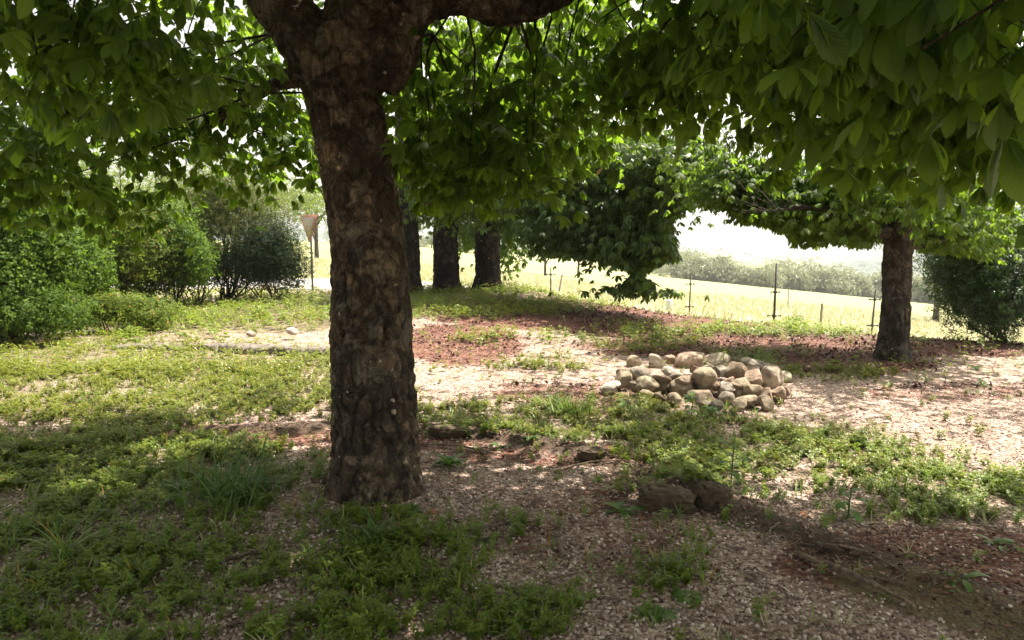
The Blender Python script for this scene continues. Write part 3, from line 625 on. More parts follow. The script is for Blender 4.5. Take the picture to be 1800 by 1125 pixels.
# ================================================================== SHRUBS
def blobs(n, c, r, seed, bumps=18, rad=.42):
    """leaf positions spread in lumps through an ellipsoid: uneven outline, gaps between the lumps"""
    q = np.random.default_rng(seed); v = q.normal(size=(bumps, 3)); v /= np.linalg.norm(v, axis=1, keepdims=True)
    v[:, 2] = np.abs(v[:, 2]) * 1.1 - .35; cc = v * q.uniform(.35, .85, (bumps, 1)); k = q.integers(0, bumps, n)
    u = q.normal(size=(n, 3)); u /= np.linalg.norm(u, axis=1, keepdims=True)
    p = cc[k] + u * (q.random((n, 1)) ** .45) * rad * q.uniform(.6, 1.15, (bumps, 1))[k]
    p += .06 * q.normal(size=(n, 3)); return np.asarray(c) + p * np.asarray(r), u
def simpleleaf(aspect=.3, nseg=2, curve=.5, fold=.2): return leaflet(1.0, aspect, nseg, fold, curve, .45, two=False)
SL = simpleleaf(.3); NL = simpleleaf(.13, 2, .8); OV = simpleleaf(.4)
def sprig(T, k, L=1.0, seed=0):
    q = np.random.default_rng(seed); ps = []
    for a in range(k):
        t = (a + 1) / k; s = .45 * (1 - .3 * t); d = rotz(np.array([a * 2.4]))[0] @ rotaxis(np.array([[0, 1., 0]]), np.array([-.5 + q.normal(0, .3)]))[0]
        ps.append((T[0] * s @ d.T + np.array([0, 0, t * L * .8]), T[1], T[2]))
    return merge(ps)
SPR = {'SL': sprig(SL, 5, 1, 1), 'NL': sprig(NL, 8, 1, 2), 'OV': sprig(OV, 4, 1, 3)}
def shrub(name, lab, cat, base, c, r, n, mat, T, size, seed, stems=8, group=None, bumps=18, rad=.42, floor=.02, stemr=.018):
    base = np.array([base[0], base[1], hz(base[0], base[1])]); root = empty(name, tuple(base), lab, cat, group)
    p, u = blobs(n, c, r, seed, bumps, rad); g = h(p[:, 0], p[:, 1]); k = p[:, 2] > g + floor; p = p[k]; u = u[k]
    q = np.random.default_rng(seed + 1); m = len(p); d = u + np.array([0, 0, .5]) + q.normal(size=(m, 3)) * .4; d /= np.linalg.norm(d, axis=1, keepdims=True)
    zc = np.tile([0, 0, 1.], (m, 1)); rot = rotaxis(np.cross(zc, d) + 1e-5, np.arccos(np.clip(d[:, 2], -1, 1))) @ rotz(q.random(m) * 6.28)
    V, F, U = scatter(SPR[T], p, rot, size * q.uniform(.6, 1.3, m)); npmesh('foliage', V - base, F, M[mat], root, uv=U)
    ps = []
    for s in range(stems):
        e = p[q.integers(0, m)]; a = base + np.array([q.normal(0, .12), q.normal(0, .12), -.05]); mid = a * .45 + e * .55 + q.normal(size=3) * .12 - np.array([0, 0, .1])
        ps.append(tube(spline([a, mid, e], 8), np.linspace(stemr, .004, 8), 5, False))
    V, F, U = merge(ps); npmesh('stems', V - base, F, M['twig'], root, smooth=True)
    return root
def shrub_px(name, lab, cat, px, pyb, pyt, wpx, n, mat, T, size, seed, depth=None, d=None, **kw):
    g = G(px, pyb) if d is None else P(px, pyb, d); dd = g[1]; ht = (pyb - pyt) * dd / FPX; w_ = wpx / 2 * dd / FPX; z = hz(g[0], g[1])
    return shrub(name, lab, cat, g, (g[0], g[1] + .2, z + ht * .48), (w_ * 1.35, depth or max(.6, w_ * .9), ht * .74), int(n * 1.6), mat, T, size * 1.08, seed, **kw)
shrub_px('shrub', 'dark green leafy shrub at the far left edge of the garden', 'shrub', 20, 600, 322, 260, 5600, 'shrub', 'OV', .15, 31, stems=12, bumps=26, rad=.32)
shrub_px('shrub', 'yellow-green shrub in sun, second from the left in the hedge', 'shrub', 165, 556, 330, 210, 4000, 'shrub_yellow', 'SL', .15, 32, stems=14, bumps=26, rad=.32)
shrub_px('bramble', 'tangled bramble with dry orange stems in the gap between two shrubs', 'bramble', 235, 548, 410, 110, 1300, 'shrub_yellow', 'SL', .11, 33, stems=30)
shrub_px('shrub', 'bright green broad-leaved shrub in the middle of the hedge', 'shrub', 300, 545, 355, 150, 3800, 'shrub', 'OV', .15, 34, stems=12, bumps=20, rad=.32)
shrub_px('shrub', 'tall airy olive-green shrub with open bare stems', 'shrub', 405, 530, 275, 200, 8500, 'olive', 'SL', .1, 35, stems=22, bumps=34, rad=.42, stemr=.022)
shrub_px('shrub', 'rounded dark bush beside the road sign', 'shrub', 472, 532, 392, 124, 7600, 'shrub_dark', 'SL', .09, 36, stems=8, rad=.5)
shrub_px('nettle_clump', 'low clump of green nettles spilling out in front of the hedge', 'weeds', 205, 585, 525, 190, 1500, 'shrub_yellow', 'SL', .13, 37, stems=14, depth=.8)
shrub_px('nettle_clump', 'green nettles at the foot of the far left shrub', 'weeds', 30, 610, 500, 190, 1900, 'shrub', 'SL', .11, 38, stems=14, depth=.7)
shrub_px('laurel_bush', 'dark glossy laurel bush at the right edge of the photo', 'bush', 1768, 622, 400, 215, 10500, 'laurel', 'NL', .17, 39, depth=1.2, d=13.2, stems=10, bumps=30, rad=.5)
shrub_px('sapling', 'light green sapling behind the tall fence post', 'sapling', 1397, 572, 528, 44, 160, 'shrub_yellow', 'SL', .16, 40, d=18, stems=5)
shrub_px('shrub', 'dark leafy shrub filling the gap behind the far left shrub', 'shrub', 105, 575, 380, 150, 3400, 'shrub', 'OV', .15, 43, stems=10, bumps=22, rad=.32)
shrub_px('shrub', 'warm green shrub behind the bramble in the hedge', 'shrub', 240, 535, 340, 160, 3400, 'shrub_yellow', 'SL', .11, 44, stems=12, bumps=22)
shrub_px('shrub', 'low leafy shrub under the airy olive shrub', 'shrub', 345, 535, 430, 110, 2600, 'shrub', 'OV', .1, 45, stems=10)
# more hedge beyond, left and outside the frame
shrub_px('shrub', 'pale green shrub showing above the hedge at far left', 'shrub', 60, 520, 300, 300, 4200, 'shrub_yellow', 'SL', .15, 41, d=19, stems=14, bumps=26)

# ================================================================== DISTANT TREES
def fartree(lab, base, ht, wd, n, size, seed, mat='far', group=None, trunk=True, low=.25, bare=0.0):
    base = np.array([base[0], base[1], hz(base[0], base[1])]); root = empty('tree', tuple(base), lab, 'tree', group)
    p, u = blobs(n, base + np.array([0, 0, ht * (.5 + low * .5)]), (wd / 2 * 1.1, wd / 2 * 1.1, ht * (1 - low) * .55), seed, 22, .42)
    q = np.random.default_rng(seed); m = len(p); rot = randrot(m, 1.2, q)
    V, F, U = scatter(SPR['SL'], p, rot, size * q.uniform(.6, 1.4, m)); npmesh('crown', V - base, F, M[mat], root, uv=U)
    ps = [tube(spline([base - [0, 0, .3], base + [0, 0, ht * .25], base + [.1, 0, ht * .6]], 8), np.linspace(ht * .032, ht * .012, 8), 8)]
    for a in range(5):
        e = p[q.integers(0, m)]; s0 = base + [0, 0, ht * (.2 + .06 * a)]; ps.append(tube(spline([s0, (s0 + e) / 2 + [0, 0, .1 * ht], e], 6), np.linspace(ht * .016, .02, 6), 5, False))
    V, F, U = merge(ps); npmesh('trunk', V - base, F, M['bark_grey'], root, smooth=True)
    return root
def copy_tree(o, parent=None):
    c = o.copy(); C.objects.link(c)
    if parent is not None: c.parent = parent
    for ch in [k for k in o.children]: 
        d = ch.copy(); C.objects.link(d); d.parent = c
    return c
def at(px, d): x = (px - 900) / FPX * d; return (x, d * math.cos(PITCH))
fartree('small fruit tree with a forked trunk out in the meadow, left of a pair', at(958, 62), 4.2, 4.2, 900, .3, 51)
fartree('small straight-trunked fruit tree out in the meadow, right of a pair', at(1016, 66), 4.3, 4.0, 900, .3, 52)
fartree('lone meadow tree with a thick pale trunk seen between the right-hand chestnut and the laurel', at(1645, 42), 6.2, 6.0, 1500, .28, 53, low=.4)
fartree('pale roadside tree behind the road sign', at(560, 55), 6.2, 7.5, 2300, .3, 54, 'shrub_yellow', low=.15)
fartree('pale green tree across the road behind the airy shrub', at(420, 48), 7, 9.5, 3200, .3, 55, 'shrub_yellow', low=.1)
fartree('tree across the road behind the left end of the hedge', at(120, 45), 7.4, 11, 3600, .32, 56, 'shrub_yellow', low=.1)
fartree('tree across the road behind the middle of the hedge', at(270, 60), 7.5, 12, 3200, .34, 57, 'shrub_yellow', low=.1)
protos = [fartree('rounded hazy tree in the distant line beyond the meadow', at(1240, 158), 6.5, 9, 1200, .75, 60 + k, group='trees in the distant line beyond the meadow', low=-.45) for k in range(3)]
pr = np.random.default_rng(5); xs_ = list(range(1190, 1720, 15)) + list(range(1200, 1740, 30))
for k, px in enumerate(xs_):
    o = protos[k] if k < 3 else copy_tree(protos[k % 3]); dd = 150 + (14 if k > 35 else 0) + pr.uniform(-5, 5); x, y = at(px + pr.uniform(-6, 6), dd)
    s = pr.uniform(.7, 1.2) * (1.2 if k > 35 else 1); o.location = (x, y, hz(x, y)); o.scale = (s, s, s * pr.uniform(.72, 1.0)); o.rotation_euler = (0, 0, pr.uniform(0, 6.28))
for k, px in enumerate([600, 640, 700, 760, 820, 880, 1075, 1120, 1160]):
    o = copy_tree(protos[k % 3]); dd = 170 + pr.uniform(-8, 8); x, y = at(px, dd); o.location = (x, y, hz(x, y)); o.scale = (.9, .9, .55); o.rotation_euler = (0, 0, k)

# ================================================================== SIGN, FENCE
def box(c, s):
    c = np.asarray(c, float); s = np.asarray(s, float) / 2; V = np.array([[x, y, z] for x in (-1, 1) for y in (-1, 1) for z in (-1, 1)]) * s + c
    return V, [np.array([[0, 1, 3, 2], [4, 6, 7, 5], [0, 4, 5, 1], [2, 3, 7, 6], [0, 2, 6, 4], [1, 5, 7, 3]])], np.zeros((8, 2))
def roundtri(w_, hh, y0, y1, r=.04, inset=0.0):
    """downward-pointing triangle in XZ, extruded in Y, rounded corners"""
    cs = [np.array([-w_ / 2, hh]), np.array([w_ / 2, hh]), np.array([0, 0])]; cen = np.array([0, hh * 2 / 3]); pts = []
    cs = [cen + (c - cen) * (1 - inset) for c in cs]
    for k, c in enumerate(cs):
        a = cs[k - 1] - c; b = cs[(k + 1) % 3] - c; a /= np.linalg.norm(a); b /= np.linalg.norm(b)
        p0 = c + a * r * 1.6; p1 = c + b * r * 1.6
        for t in np.linspace(0, 1, 6): pts.append((1 - t) ** 2 * p0 + 2 * t * (1 - t) * c + t * t * p1)
    pts = np.array(pts); n = len(pts)
    V = np.concatenate([np.stack([pts[:, 0], np.full(n, y0), pts[:, 1]], 1), np.stack([pts[:, 0], np.full(n, y1), pts[:, 1]], 1)]); k = np.arange(n); kk = (k + 1) % n
    return V, [np.stack([k, kk, kk + n, k + n], 1), k[None, ::-1].copy(), (k + n)[None]], np.zeros((2 * n, 2))
sd = 20.2; sx, sy = at(551, sd); sz = hz(sx, sy)
sg = empty('road_sign', (sx, sy, sz), 'triangular give way sign with faded red border on a thin grey pole', 'road sign', rz=R(-40))
V, F, U = tube([(0, 0, -.3), (0, 0, 1), (-.01, 0, 2.02)], [.03, .03, .03], 12); npmesh('pole', V, F, M['pole'], sg, smooth=True)
V, F, U = roundtri(.86, .76, -.06, -.04); V = V + [0, 0, 1.36]; pl = npmesh('sign_plate', V, F, M['sign_red'], sg)
V, F, U = roundtri(.86, .76, -.064, -.0605, inset=.27); V = V + [0, 0, 1.36]; npmesh('sign_face', V, F, M['sign_back'], pl)
for z_, dm_ in ((1.6, (.075, .055, .03)), (1.95, (.075, .055, .03)), (1.1, (.08, .08, .05))):
    V, F, U = box((0, -.02 if z_ > 1.2 else 0, z_), dm_); npmesh('clamp', V, F, M['pole'], sg)
def fencepost(px, pt, pb, d, arms, lab, lean=0.0, rad=.02):
    b = P(px, pb, d); z0 = hz(b[0], b[1]); top = P(px, pt, d)[2]; root = empty('fence_post', (b[0], b[1], z0), lab, 'fence post', 'metal electric fence posts at the meadow edge')
    H = top - z0
    V, F, U = tube([(0, 0, -.3), (lean * H * .5, 0, H * .5), (lean * H, 0, H)], [rad, rad, rad * .9], 10); npmesh('post', V, F, M['post_metal'], root, smooth=True)
    for a, wd in arms:
        z = P(px, a, d)[2] - z0; x = lean * z
        ps = [tube([(x - wd / 2, 0, z), (x + wd / 2, 0, z)], [.014, .014], 8), tube([(x, 0, z - .03), (x, 0, z + .03)], [rad * 1.7] * 2, 10)]
        for s in (-1, 1): ps.append(tube([(x + s * wd / 2, 0, z - .02), (x + s * wd / 2, 0, z + .02)], [.022, .022], 8))
        V, F, U = merge(ps); npmesh('insulator', V, F, M['insulator'], root)
    return root
fencepost(1360, 463, 566, 19.5, [(513, .22), (555, .34)], 'tallest metal fence post with two cross insulators, in the middle of the row', .01, .03)
fencepost(1211, 484, 556, 22, [(499, .22), (539, .22)], 'thin metal fence post with two insulators, right of the drooping crown', .02)
fencepost(1530, 508, 590, 18.5, [(526, .26), (572, .26)], 'metal fence post with two insulators just left of the right-hand chestnut', .05, .022)
fencepost(968, 470, 522, 27, [(482, .3)], 'small dark fence post with one cross arm left of the drooping crown', 0, .026)
fencepost(1081, 500, 541, 24, [(527, .3)], 'fence post almost hidden under the tip of the drooping crown', 0)
def stake(px, pt, pb, d, lean, lab, rad=.035, name='wooden_stake', mat='wood'):
    b = P(px, pb, d); z0 = hz(b[0], b[1]); H = P(px, pt, d)[2] - z0; pts = [(0, 0, -.25), (lean * .4, .01, H * .4), (lean, 0, H * .97), (lean, 0, H)]
    V, F, U = tube(pts, [rad * 1.1, rad, rad * .9, rad * .5], 9); V = V + np.array([b[0], b[1], z0]); V += (vn(V, 12)[:, None] - .5) * .012
    o = npmesh(name, V - np.array([b[0], b[1], z0]), F, M[mat], smooth=True); o.location = (b[0], b[1], z0)
    return tag(o, lab, 'stake')
stake(980, 481, 520, 27, .17, 'leaning weathered wooden stake beside the small dark fence post')
stake(1442, 532, 576, 20, .02, 'short upright wooden stake between two metal fence posts')
stake(1385, 505, 540, 40, 0, 'thin pale stake far out in the meadow', .03)
wm = P(1176, 552, 22); wz = hz(wm[0], wm[1]); wr = empty('marker_post', (wm[0], wm[1], wz), 'white-topped marker post at the meadow edge under the drooping crown', 'marker post')
V, F, U = tube([(0, 0, -.2), (0, 0, .32)], [.02, .02], 8); npmesh('post', V, F, M['wood'], wr)
V, F, U = tube([(0, 0, .3), (0, 0, .32), (0, 0, .6), (0, 0, .62)], [.08, .1, .1, .08], 14); npmesh('cap', V, F, M['white'], wr, smooth=True)

# ================================================================== KERB, BLOCKS
def stone(c, dims, seed, rz=0, cut=7, sub=3, rough=.06, lo=.68, boxy=1.0):
    import bmesh
    q = np.random.default_rng(seed); bm = bmesh.new(); bmesh.ops.create_icosphere(bm, subdivisions=sub, radius=1.0)
    V = np.array([v.co[:] for v in bm.verts]); F = np.array([[v.index for v in f.verts] for f in bm.faces]); bm.free()
    if boxy < 1: V = np.sign(V) * np.abs(V) ** boxy; V *= .8
    for k in range(cut):
        n = q.normal(size=3); n /= np.linalg.norm(n); d = q.uniform(lo, .95); s = np.maximum(0, V @ n - d); V = V - s[:, None] * n * .92
    V = V * (1 + (fbm(V, 1.3, seed * 1.7, 3)[:, None] - .5) * 3 * rough + (vn(V, 6, seed)[:, None] - .5) * rough * .5)
    if boxy < .6: V = V * (1 + (fbm(V, 5, seed, 4)[:, None] - .5) * .5) + (np.stack([vn(V, 9, seed), vn(V, 9, seed + 2), vn(V, 9, seed + 4)], 1) - .5) * .12
    V = V / np.abs(V).max(0) * np.asarray(dims) / 2
    c_, s_2 = math.cos(rz), math.sin(rz); V = V @ np.array([[c_, -s_2, 0], [s_2, c_, 0], [0, 0, 1]]).T
    tl = q.normal(0, .12, 2); V[:, 2] += V[:, 0] * tl[0] + V[:, 1] * tl[1]
    return V, [F], np.zeros((len(V), 2))
def slab(p0, p1, w0, hgt, seed, nseg=60):
    """long low kerb with worn, broken edges, following the ground"""
    p0 = np.asarray(p0[:2]); p1 = np.asarray(p1[:2]); t = np.linspace(0, 1, nseg); c = p0 + (p1 - p0) * t[:, None]; d = (p1 - p0) / np.linalg.norm(p1 - p0); nn = np.array([-d[1], d[0]])
    prof = np.array([[-.5, -.8], [-.5, .2], [-.47, .75], [-.4, .97], [-.15, 1], [.15, 1.02], [.4, .98], [.5, .7], [.5, -.8]]); m = len(prof); V = []
    for k in range(nseg):
        zg = hz(*c[k])
        for a, b in prof: V.append([*(c[k] + nn * a * w0), zg + b * hgt])
    V = np.array(V); V += np.stack([vn(V, 5, seed), vn(V, 5, seed + 3), vn(V, 4, seed + 6)], 1) * .07 - .035; V += np.stack([vn(V, 17, seed), vn(V, 17, seed + 3), vn(V, 17, seed + 6)], 1) * .03 - .015; V += (np.stack([vn(V, 45, seed), vn(V, 45, seed + 3), vn(V, 45, seed + 6)], 1) - .5) * .022
    i, j = np.meshgrid(np.arange(nseg - 1), np.arange(m - 1), indexing='ij'); F = np.stack([i * m + j, (i + 1) * m + j, (i + 1) * m + j + 1, i * m + j + 1], -1).reshape(-1, 4)
    e = np.arange(m); return V, [F, e[None], (e + (nseg - 1) * m)[None, ::-1].copy()], None
def seg(p, q): return G(*p), G(*q)
for (a, b, ww, hh_, nm, lab) in [((395, 618), (580, 625), .32, .1, 'kerb', 'low broken concrete kerb running up to the left side of the big trunk'),
                            ((205, 612), (385, 614), .3, .05, 'kerb', 'sunken grassy end of the concrete kerb, farther left')]:
    g0, g1 = seg(a, b); V, F, U = slab(g0, g1, ww, hh_, 3, 160); o = npmesh(nm, V - g0, F, M['concrete'], smooth=True); o.location = tuple(g0); tag(o, lab, 'kerb')
def put_stone(px, py, dims, col, lab, seed, mat='rock', rz=0, name='stone', z=None, **kw):
    g = G(px, py); V, F, U = stone(None, dims, seed, rz, **kw); o = npmesh(name, V, F, M[mat], smooth=True)
    o.location = (g[0], g[1], (hz(g[0], g[1]) if z is None else z) + dims[2] * .32); o.color = (*col, 1); return tag(o, lab, 'stone')
kz = hz(*G(470, 612)[:2]) + .12
put_stone(442, 602, (.16, .13, .1), (.62, .55, .48), 'pale round stone on the kerb, left of the two', 70, z=kz)
put_stone(514, 597, (.2, .16, .13), (.6, .55, .5), 'larger pale round stone on the kerb, right of the two', 71, z=kz)
put_stone(394, 592, (.22, .14, .07), (.5, .42, .36), 'flat buff stone lying at the left end of the kerb', 72)
put_stone(533, 628, (.1, .09, .08), (.2, .19, .18), 'small grey stone leaning on the front of the kerb', 73)
put_stone(1172, 893, (.4, .26, .17), (.2, .16, .11), 'squared mossy brown block in the foreground earth bank', 74, 'moss_stone', rz=-.12, name='stone_block', cut=7, lo=.72, boxy=.55, sub=5, rough=.12)
put_stone(1253, 890, (.24, .2, .15), (.1, .08, .06), 'dark rounded earthy lump just right of the squared mossy block', 75, 'moss_stone', rz=.2, name='stone_block', cut=6, lo=.7, boxy=.59, sub=5, rough=.12)
put_stone(1040, 806, (.24, .14, .1), (.1, .08, .06), 'half-buried dark stone in the earth bank behind the twigs', 76, 'moss_stone', name='stone_block', cut=6, lo=.7, boxy=.59, sub=5, rough=.12)
put_stone(790, 768, (.4, .18, .1), (.12, .1, .08), 'dark ridged kerb stone just right of the big trunk', 77, 'moss_stone', name='stone_block', cut=6, lo=.7, boxy=.59, sub=5, rough=.12)
# ================================================================== ROCK PILE
CR = {'tan': (.4, .31, .2), 'cream': (.7, .6, .47), 'grey': (.3, .27, .24), 'brown': (.24, .15, .09), 'pink': (.45, .28, .2), 'dark': (.1, .07, .05), 'white': (.76, .7, .62), 'olive': (.28, .23, .13)}
ROCKS = [(455, 232, 95, 90, 'tan', 'round tan rock at the back left of the rock pile'), (620, 235, 115, 100, 'cream', 'yellowish rock in the back row, second from the left'),
 (702, 212, 80, 70, 'pink', 'small pale pink rock in the back row left of the brown slab'), (845, 225, 205, 105, 'pink', 'large flat pinkish-brown slab at the back of the rock pile'),
 (1037, 215, 175, 95, 'cream', 'large cream slab at the back of the rock pile'), (1160, 218, 80, 50, 'dark', 'small dark rock right of the cream slab'),
 (1255, 222, 95, 50, 'cream', 'narrow pale rock at the back right of the pile'), (1335, 248, 160, 75, 'grey', 'flat grey rock at the back right of the pile'),
 (1452, 272, 65, 45, 'pink', 'small brownish rock at the far back right corner'), (500, 312, 125, 95, 'grey', 'wedge-shaped grey rock behind the brown front-left rocks'),
 (385, 300, 90, 60, 'brown', 'small brown rock at the left end of the pile'), (383, 358, 102, 115, 'tan', 'upright tan rock at the left end of the pile'),
 (290, 408, 125, 70, 'white', 'flat whitish rock lying alone at the far left'), (545, 392, 155, 115, 'olive', 'large rounded brown rock in the front left'),
 (652, 350, 110, 60, 'brown', 'red-brown rock sunk in the left middle of the pile'), (668, 415, 140, 85, 'dark', 'dark brown rock in shade left of the cracked boulder'),
 (705, 290, 95, 60, 'white', 'small pale rock inside the ring at left'), (815, 362, 115, 65, 'brown', 'brown rock just above the cracked boulder'),
 (950, 352, 155, 150, 'tan', 'big round tan rock near the centre of the pile'), (978, 276, 90, 55, 'cream', 'small cream rock behind the big round one'),
 (1060, 286, 95, 62, 'grey', 'small grey rock in front of the cream slab'), (1160, 292, 165, 115, 'brown', 'large brown rock right of centre'),
 (1275, 292, 105, 85, 'pink', 'pale pink rock between the large brown and large cream rocks'), (1308, 352, 125, 115, 'pink', 'reddish wedge rock left of the large cream boulder'),
 (1425, 348, 155, 155, 'cream', 'largest cream boulder at the right of the pile'), (1520, 332, 80, 70, 'cream', 'small bright rock right of the cream boulder'),
 (1205, 382, 132, 75, 'tan', 'oval tan rock below the large brown rock'), (1120, 368, 75, 65, 'pink', 'small reddish rock left of the oval tan one'),
 (1022, 395, 70, 60, 'pink', 'small pink rock right of the big round rock'), (1090, 412, 105, 85, 'white', 'angular pinkish-white rock in the middle of the front slope'),
 (1298, 432, 122, 85, 'tan', 'egg-shaped tan rock in the right front slope'), (1195, 447, 70, 55, 'white', 'small white rock left of the egg-shaped one'),
 (798, 432, 150, 130, 'olive', 'large cracked olive-brown boulder in the front'), (930, 462, 165, 95, 'brown', 'sloping brown slab right of the cracked boulder'),
 (1110, 478, 95, 75, 'grey', 'dull grey rock in the front row right of centre'), (1280, 502, 125, 82, 'tan', 'long tan rock in the front row at right'),
 (1388, 520, 95, 90, 'tan', 'slanting tan rock at the front right corner'), (1393, 460, 82, 100, 'pink', 'upright brown rock under the cream boulder'),
 (1465, 455, 82, 105, 'pink', 'narrow upright rock at the right end'), (1525, 432, 70, 70, 'brown', 'rusty brown rock at the extreme right end'),
 (740, 492, 92, 88, 'tan', 'round tan rock in the front row left of centre'), (635, 482, 85, 72, 'tan', 'tan rock second in the front row from the left'),
 (550, 456, 95, 55, 'tan', 'flat tan rock first in the front row from the left'), (1035, 532, 85, 72, 'grey', 'grey-brown rock lowest in the front row'),
 (1192, 517, 95, 62, 'olive', 'mossy rock in the front row between grey and long tan rocks'), (955, 522, 95, 52, 'dark', 'dark flat rock under the sloping brown slab'),
 (470, 400, 90, 80, 'dark', 'dark rock in shadow between the upright tan and rounded brown rocks'), (900, 290, 80, 60, 'pink', 'pinkish rock inside the ring behind the big round one'), (760, 330, 85, 60, 'grey', 'grey rock inside the ring at left of centre')]
for k, (cx, cy, ww, hh_, col, lab) in enumerate(ROCKS):
    px, py = 1000 + cx / 4, 580 + cy / 4; d = 8.0
    for it in range(12):
        p_ = P(px, py, d); rr = math.hypot(p_[0] - PILE[0], (p_[1] - PILE[1])) / 1.0; zt = .06 + .15 * max(0, 1 - rr ** 2)
        kk = P(px, py, 1.0) - np.array([0, 0, CAMZ]); d = (zt - CAMZ) / kk[2]
    p_ = P(px, py, d); q = np.random.default_rng(200 + k); sx_ = ww / 4 * d / FPX * 1.22; sz_ = hh_ / 4 * d / FPX * 1.24
    V, F, U = stone(None, (sx_, max(sx_, sz_) * q.uniform(.8, 1.0), sz_), 300 + k, 0, cut=(12, 8, 18)[k % 3], lo=(.5, .6, .42)[k % 3], rough=.11, boxy=(.85, 1, .75)[k % 3], sub=4)
    o = npmesh('rock', V, F, M['rock'], smooth=True); o.location = tuple(p_); o.color = (*CR[col], 1)
    tag(o, lab, 'rock', 'rocks in the stone pile')

# ================================================================== STICKS
STK = [((975, 835), (1030, 822), (1092, 812), 'pale bent twig lying behind the mossy block'), ((765, 945), (850, 940), (950, 900), 'long thin twig across the gravel below the big trunk'),
 ((955, 1035), (1015, 1022), (1060, 1003), 'pale curved stick near the bottom centre'), ((985, 985), (985, 945), (1003, 905), 'grey forked twig standing out on brown litter'),
 ((870, 1042), (930, 1044), (990, 1040), 'straight thin twig at the bottom centre'), ((1000, 1050), (1050, 1058), (1110, 1062), 'mossy curved twig at bottom, right of centre'),
 ((385, 995), (420, 985), (475, 972), 'short stick on the bare gravel patch at left'), ((1400, 980), (1500, 1020), (1600, 1072), 'long brown stick on the bank at lower right'),
 ((1430, 955), (1520, 985), (1590, 1020), 'thin reddish stick above the rotten log'), ((740, 785), (800, 790), (880, 802), 'brown twig beside the dark kerb stone'),
 ((760, 770), (800, 765), (850, 752), 'small reddish root curving right of the big trunk'), ((1345, 965), (1352, 945), (1366, 928), 'short pale twig sticking up from the bank'),
 ((1640, 1032), (1665, 1022), (1690, 1020), 'short pale twig by the grey-green weed at right'), ((120, 795), (165, 792), (210, 780), 'dry twig on the dark strip at left'),
 ((400, 1108), (425, 1105), (450, 1098), 'stub of a stick at the bottom left'), ((838, 888), (868, 874), (890, 862), 'tiny twig on the gravel right of the trunk'), ((1050, 1000), (1085, 975), (1100, 960), 'thin red twig below the broad-leaved weed'),
 ((330, 645), (360, 648), (395, 650), 'pale straw stalk in the grass at left')]
for k, (a, b, c, lab) in enumerate(STK):
    g = [G(*a), G(*b), G(*c)]
    for q_ in g: q_[2] = hz(q_[0], q_[1]) + .014
    g[1][2] += .012; r_ = [.006, .0075, .005, .009, .004, .007, .008, .011, .006, .007, .008, .005, .005, .007, .008, .005, .005, .006][k] * 1.5
    sp_ = spline(g, 12); qn = np.random.default_rng(k); sp_[1:-1] += qn.normal(0, .006, (10, 3)) * [1, 1, .4]
    V, F, U = tube(sp_, np.linspace(r_, r_ * .5, 12), 7); mid = sp_[6]
    ex = [(V, F, U)]
    if k % 3 == 0:
        e = mid + (sp_[8] - mid) * 2 + qn.normal(0, .05, 3) * [1, 1, .1]; e[2] = hz(e[0], e[1]) + .02; ex.append(tube([mid, (mid + e) / 2 + [0, 0, .01], e], [r_ * .5, r_ * .4, r_ * .25], 5))
    V, F, U = merge(ex); o = npmesh('fallen_stick', V - g[0], F, M['dry_stick'], smooth=True); o.location = tuple(g[0]); tag(o, lab, 'stick', 'sticks lying on the ground')

# ================================================================== INDIVIDUAL WEEDS
def rosette(px, py, lab, n, Ln, wd, mat='dock', up=.7, seed=0, stalk=0, name='weed', cat='weed'):
    g = G(px, py); z = hz(g[0], g[1]); q = np.random.default_rng(seed); ps = []
    for k in range(n):
        l = Ln * q.uniform(.6, 1.1); V, F, U = leaflet(l, wd * l, 7, .25, q.uniform(.8, 1.6), .6, True, .05); el = -up * q.uniform(.6, 1.3); az = k * 2.4 + q.normal(0, .3)
        c, s = math.cos(el), math.sin(el); Ry = np.array([[c, 0, s], [0, 1, 0], [-s, 0, c]]); ca, sa = math.cos(az), math.sin(az)
        z0 = 0 if not stalk else stalk * (k / n) ** .8 * .9
        ps.append((V @ Ry.T @ np.array([[ca, -sa, 0], [sa, ca, 0], [0, 0, 1]]).T + [0, 0, z0], F, U))
    V, F, U = merge(ps)
    if stalk:
        root = empty(name, (g[0], g[1], z), lab, cat); npmesh('leaves', V, F, M[mat], root, uv=U)
        V, F, U = tube([(0, 0, -.03), (.01, .01, stalk * .5), (.02, 0, stalk)], [.006, .005, .003], 6); npmesh('stem', V, F, M[mat], root, smooth=True); return root
    o = npmesh(name, V, F, M[mat], uv=U); o.location = (g[0], g[1], z); return tag(o, lab, cat)
def tuft(px, py, lab, n, Hh, spread, mat='grass', seed=0):
    n = int(n * .7); g = G(px, py); z = hz(g[0], g[1]); q = np.random.default_rng(seed); ps = []
    for k in range(n):
        l = Hh * q.uniform(.5, 1.15); V, F, U = leaflet(l, .022, 6, .2, q.uniform(.5, 1.5), .35, False); el = -q.uniform(.9, 1.45); az = q.uniform(0, 6.28)
        V[:, 1] *= .004 / .022 / max(.3, 1) * 1.6
        c, s = math.cos(el), math.sin(el); Ry = np.array([[c, 0, s], [0, 1, 0], [-s, 0, c]]); ca, sa = math.cos(az), math.sin(az); o2 = q.normal(0, spread, 2)
        ps.append((V @ Ry.T @ np.array([[ca, -sa, 0], [sa, ca, 0], [0, 0, 1]]).T + [o2[0], o2[1], 0], F, U))
    V, F, U = merge(ps); o = npmesh('grass_tuft', V, F, M[mat], uv=U); o.location = (g[0], g[1], z); return tag(o, lab, 'grass tuft')
rosette(1092, 905, 'broad-leaved green weed drooping beside the squared mossy block', 8, .17, .2, up=.8, seed=1)
rosette(850, 955, 'narrow-leaved weed with a hanging leaf, centre of the gravel', 9, .12, .2, up=.6, seed=2)
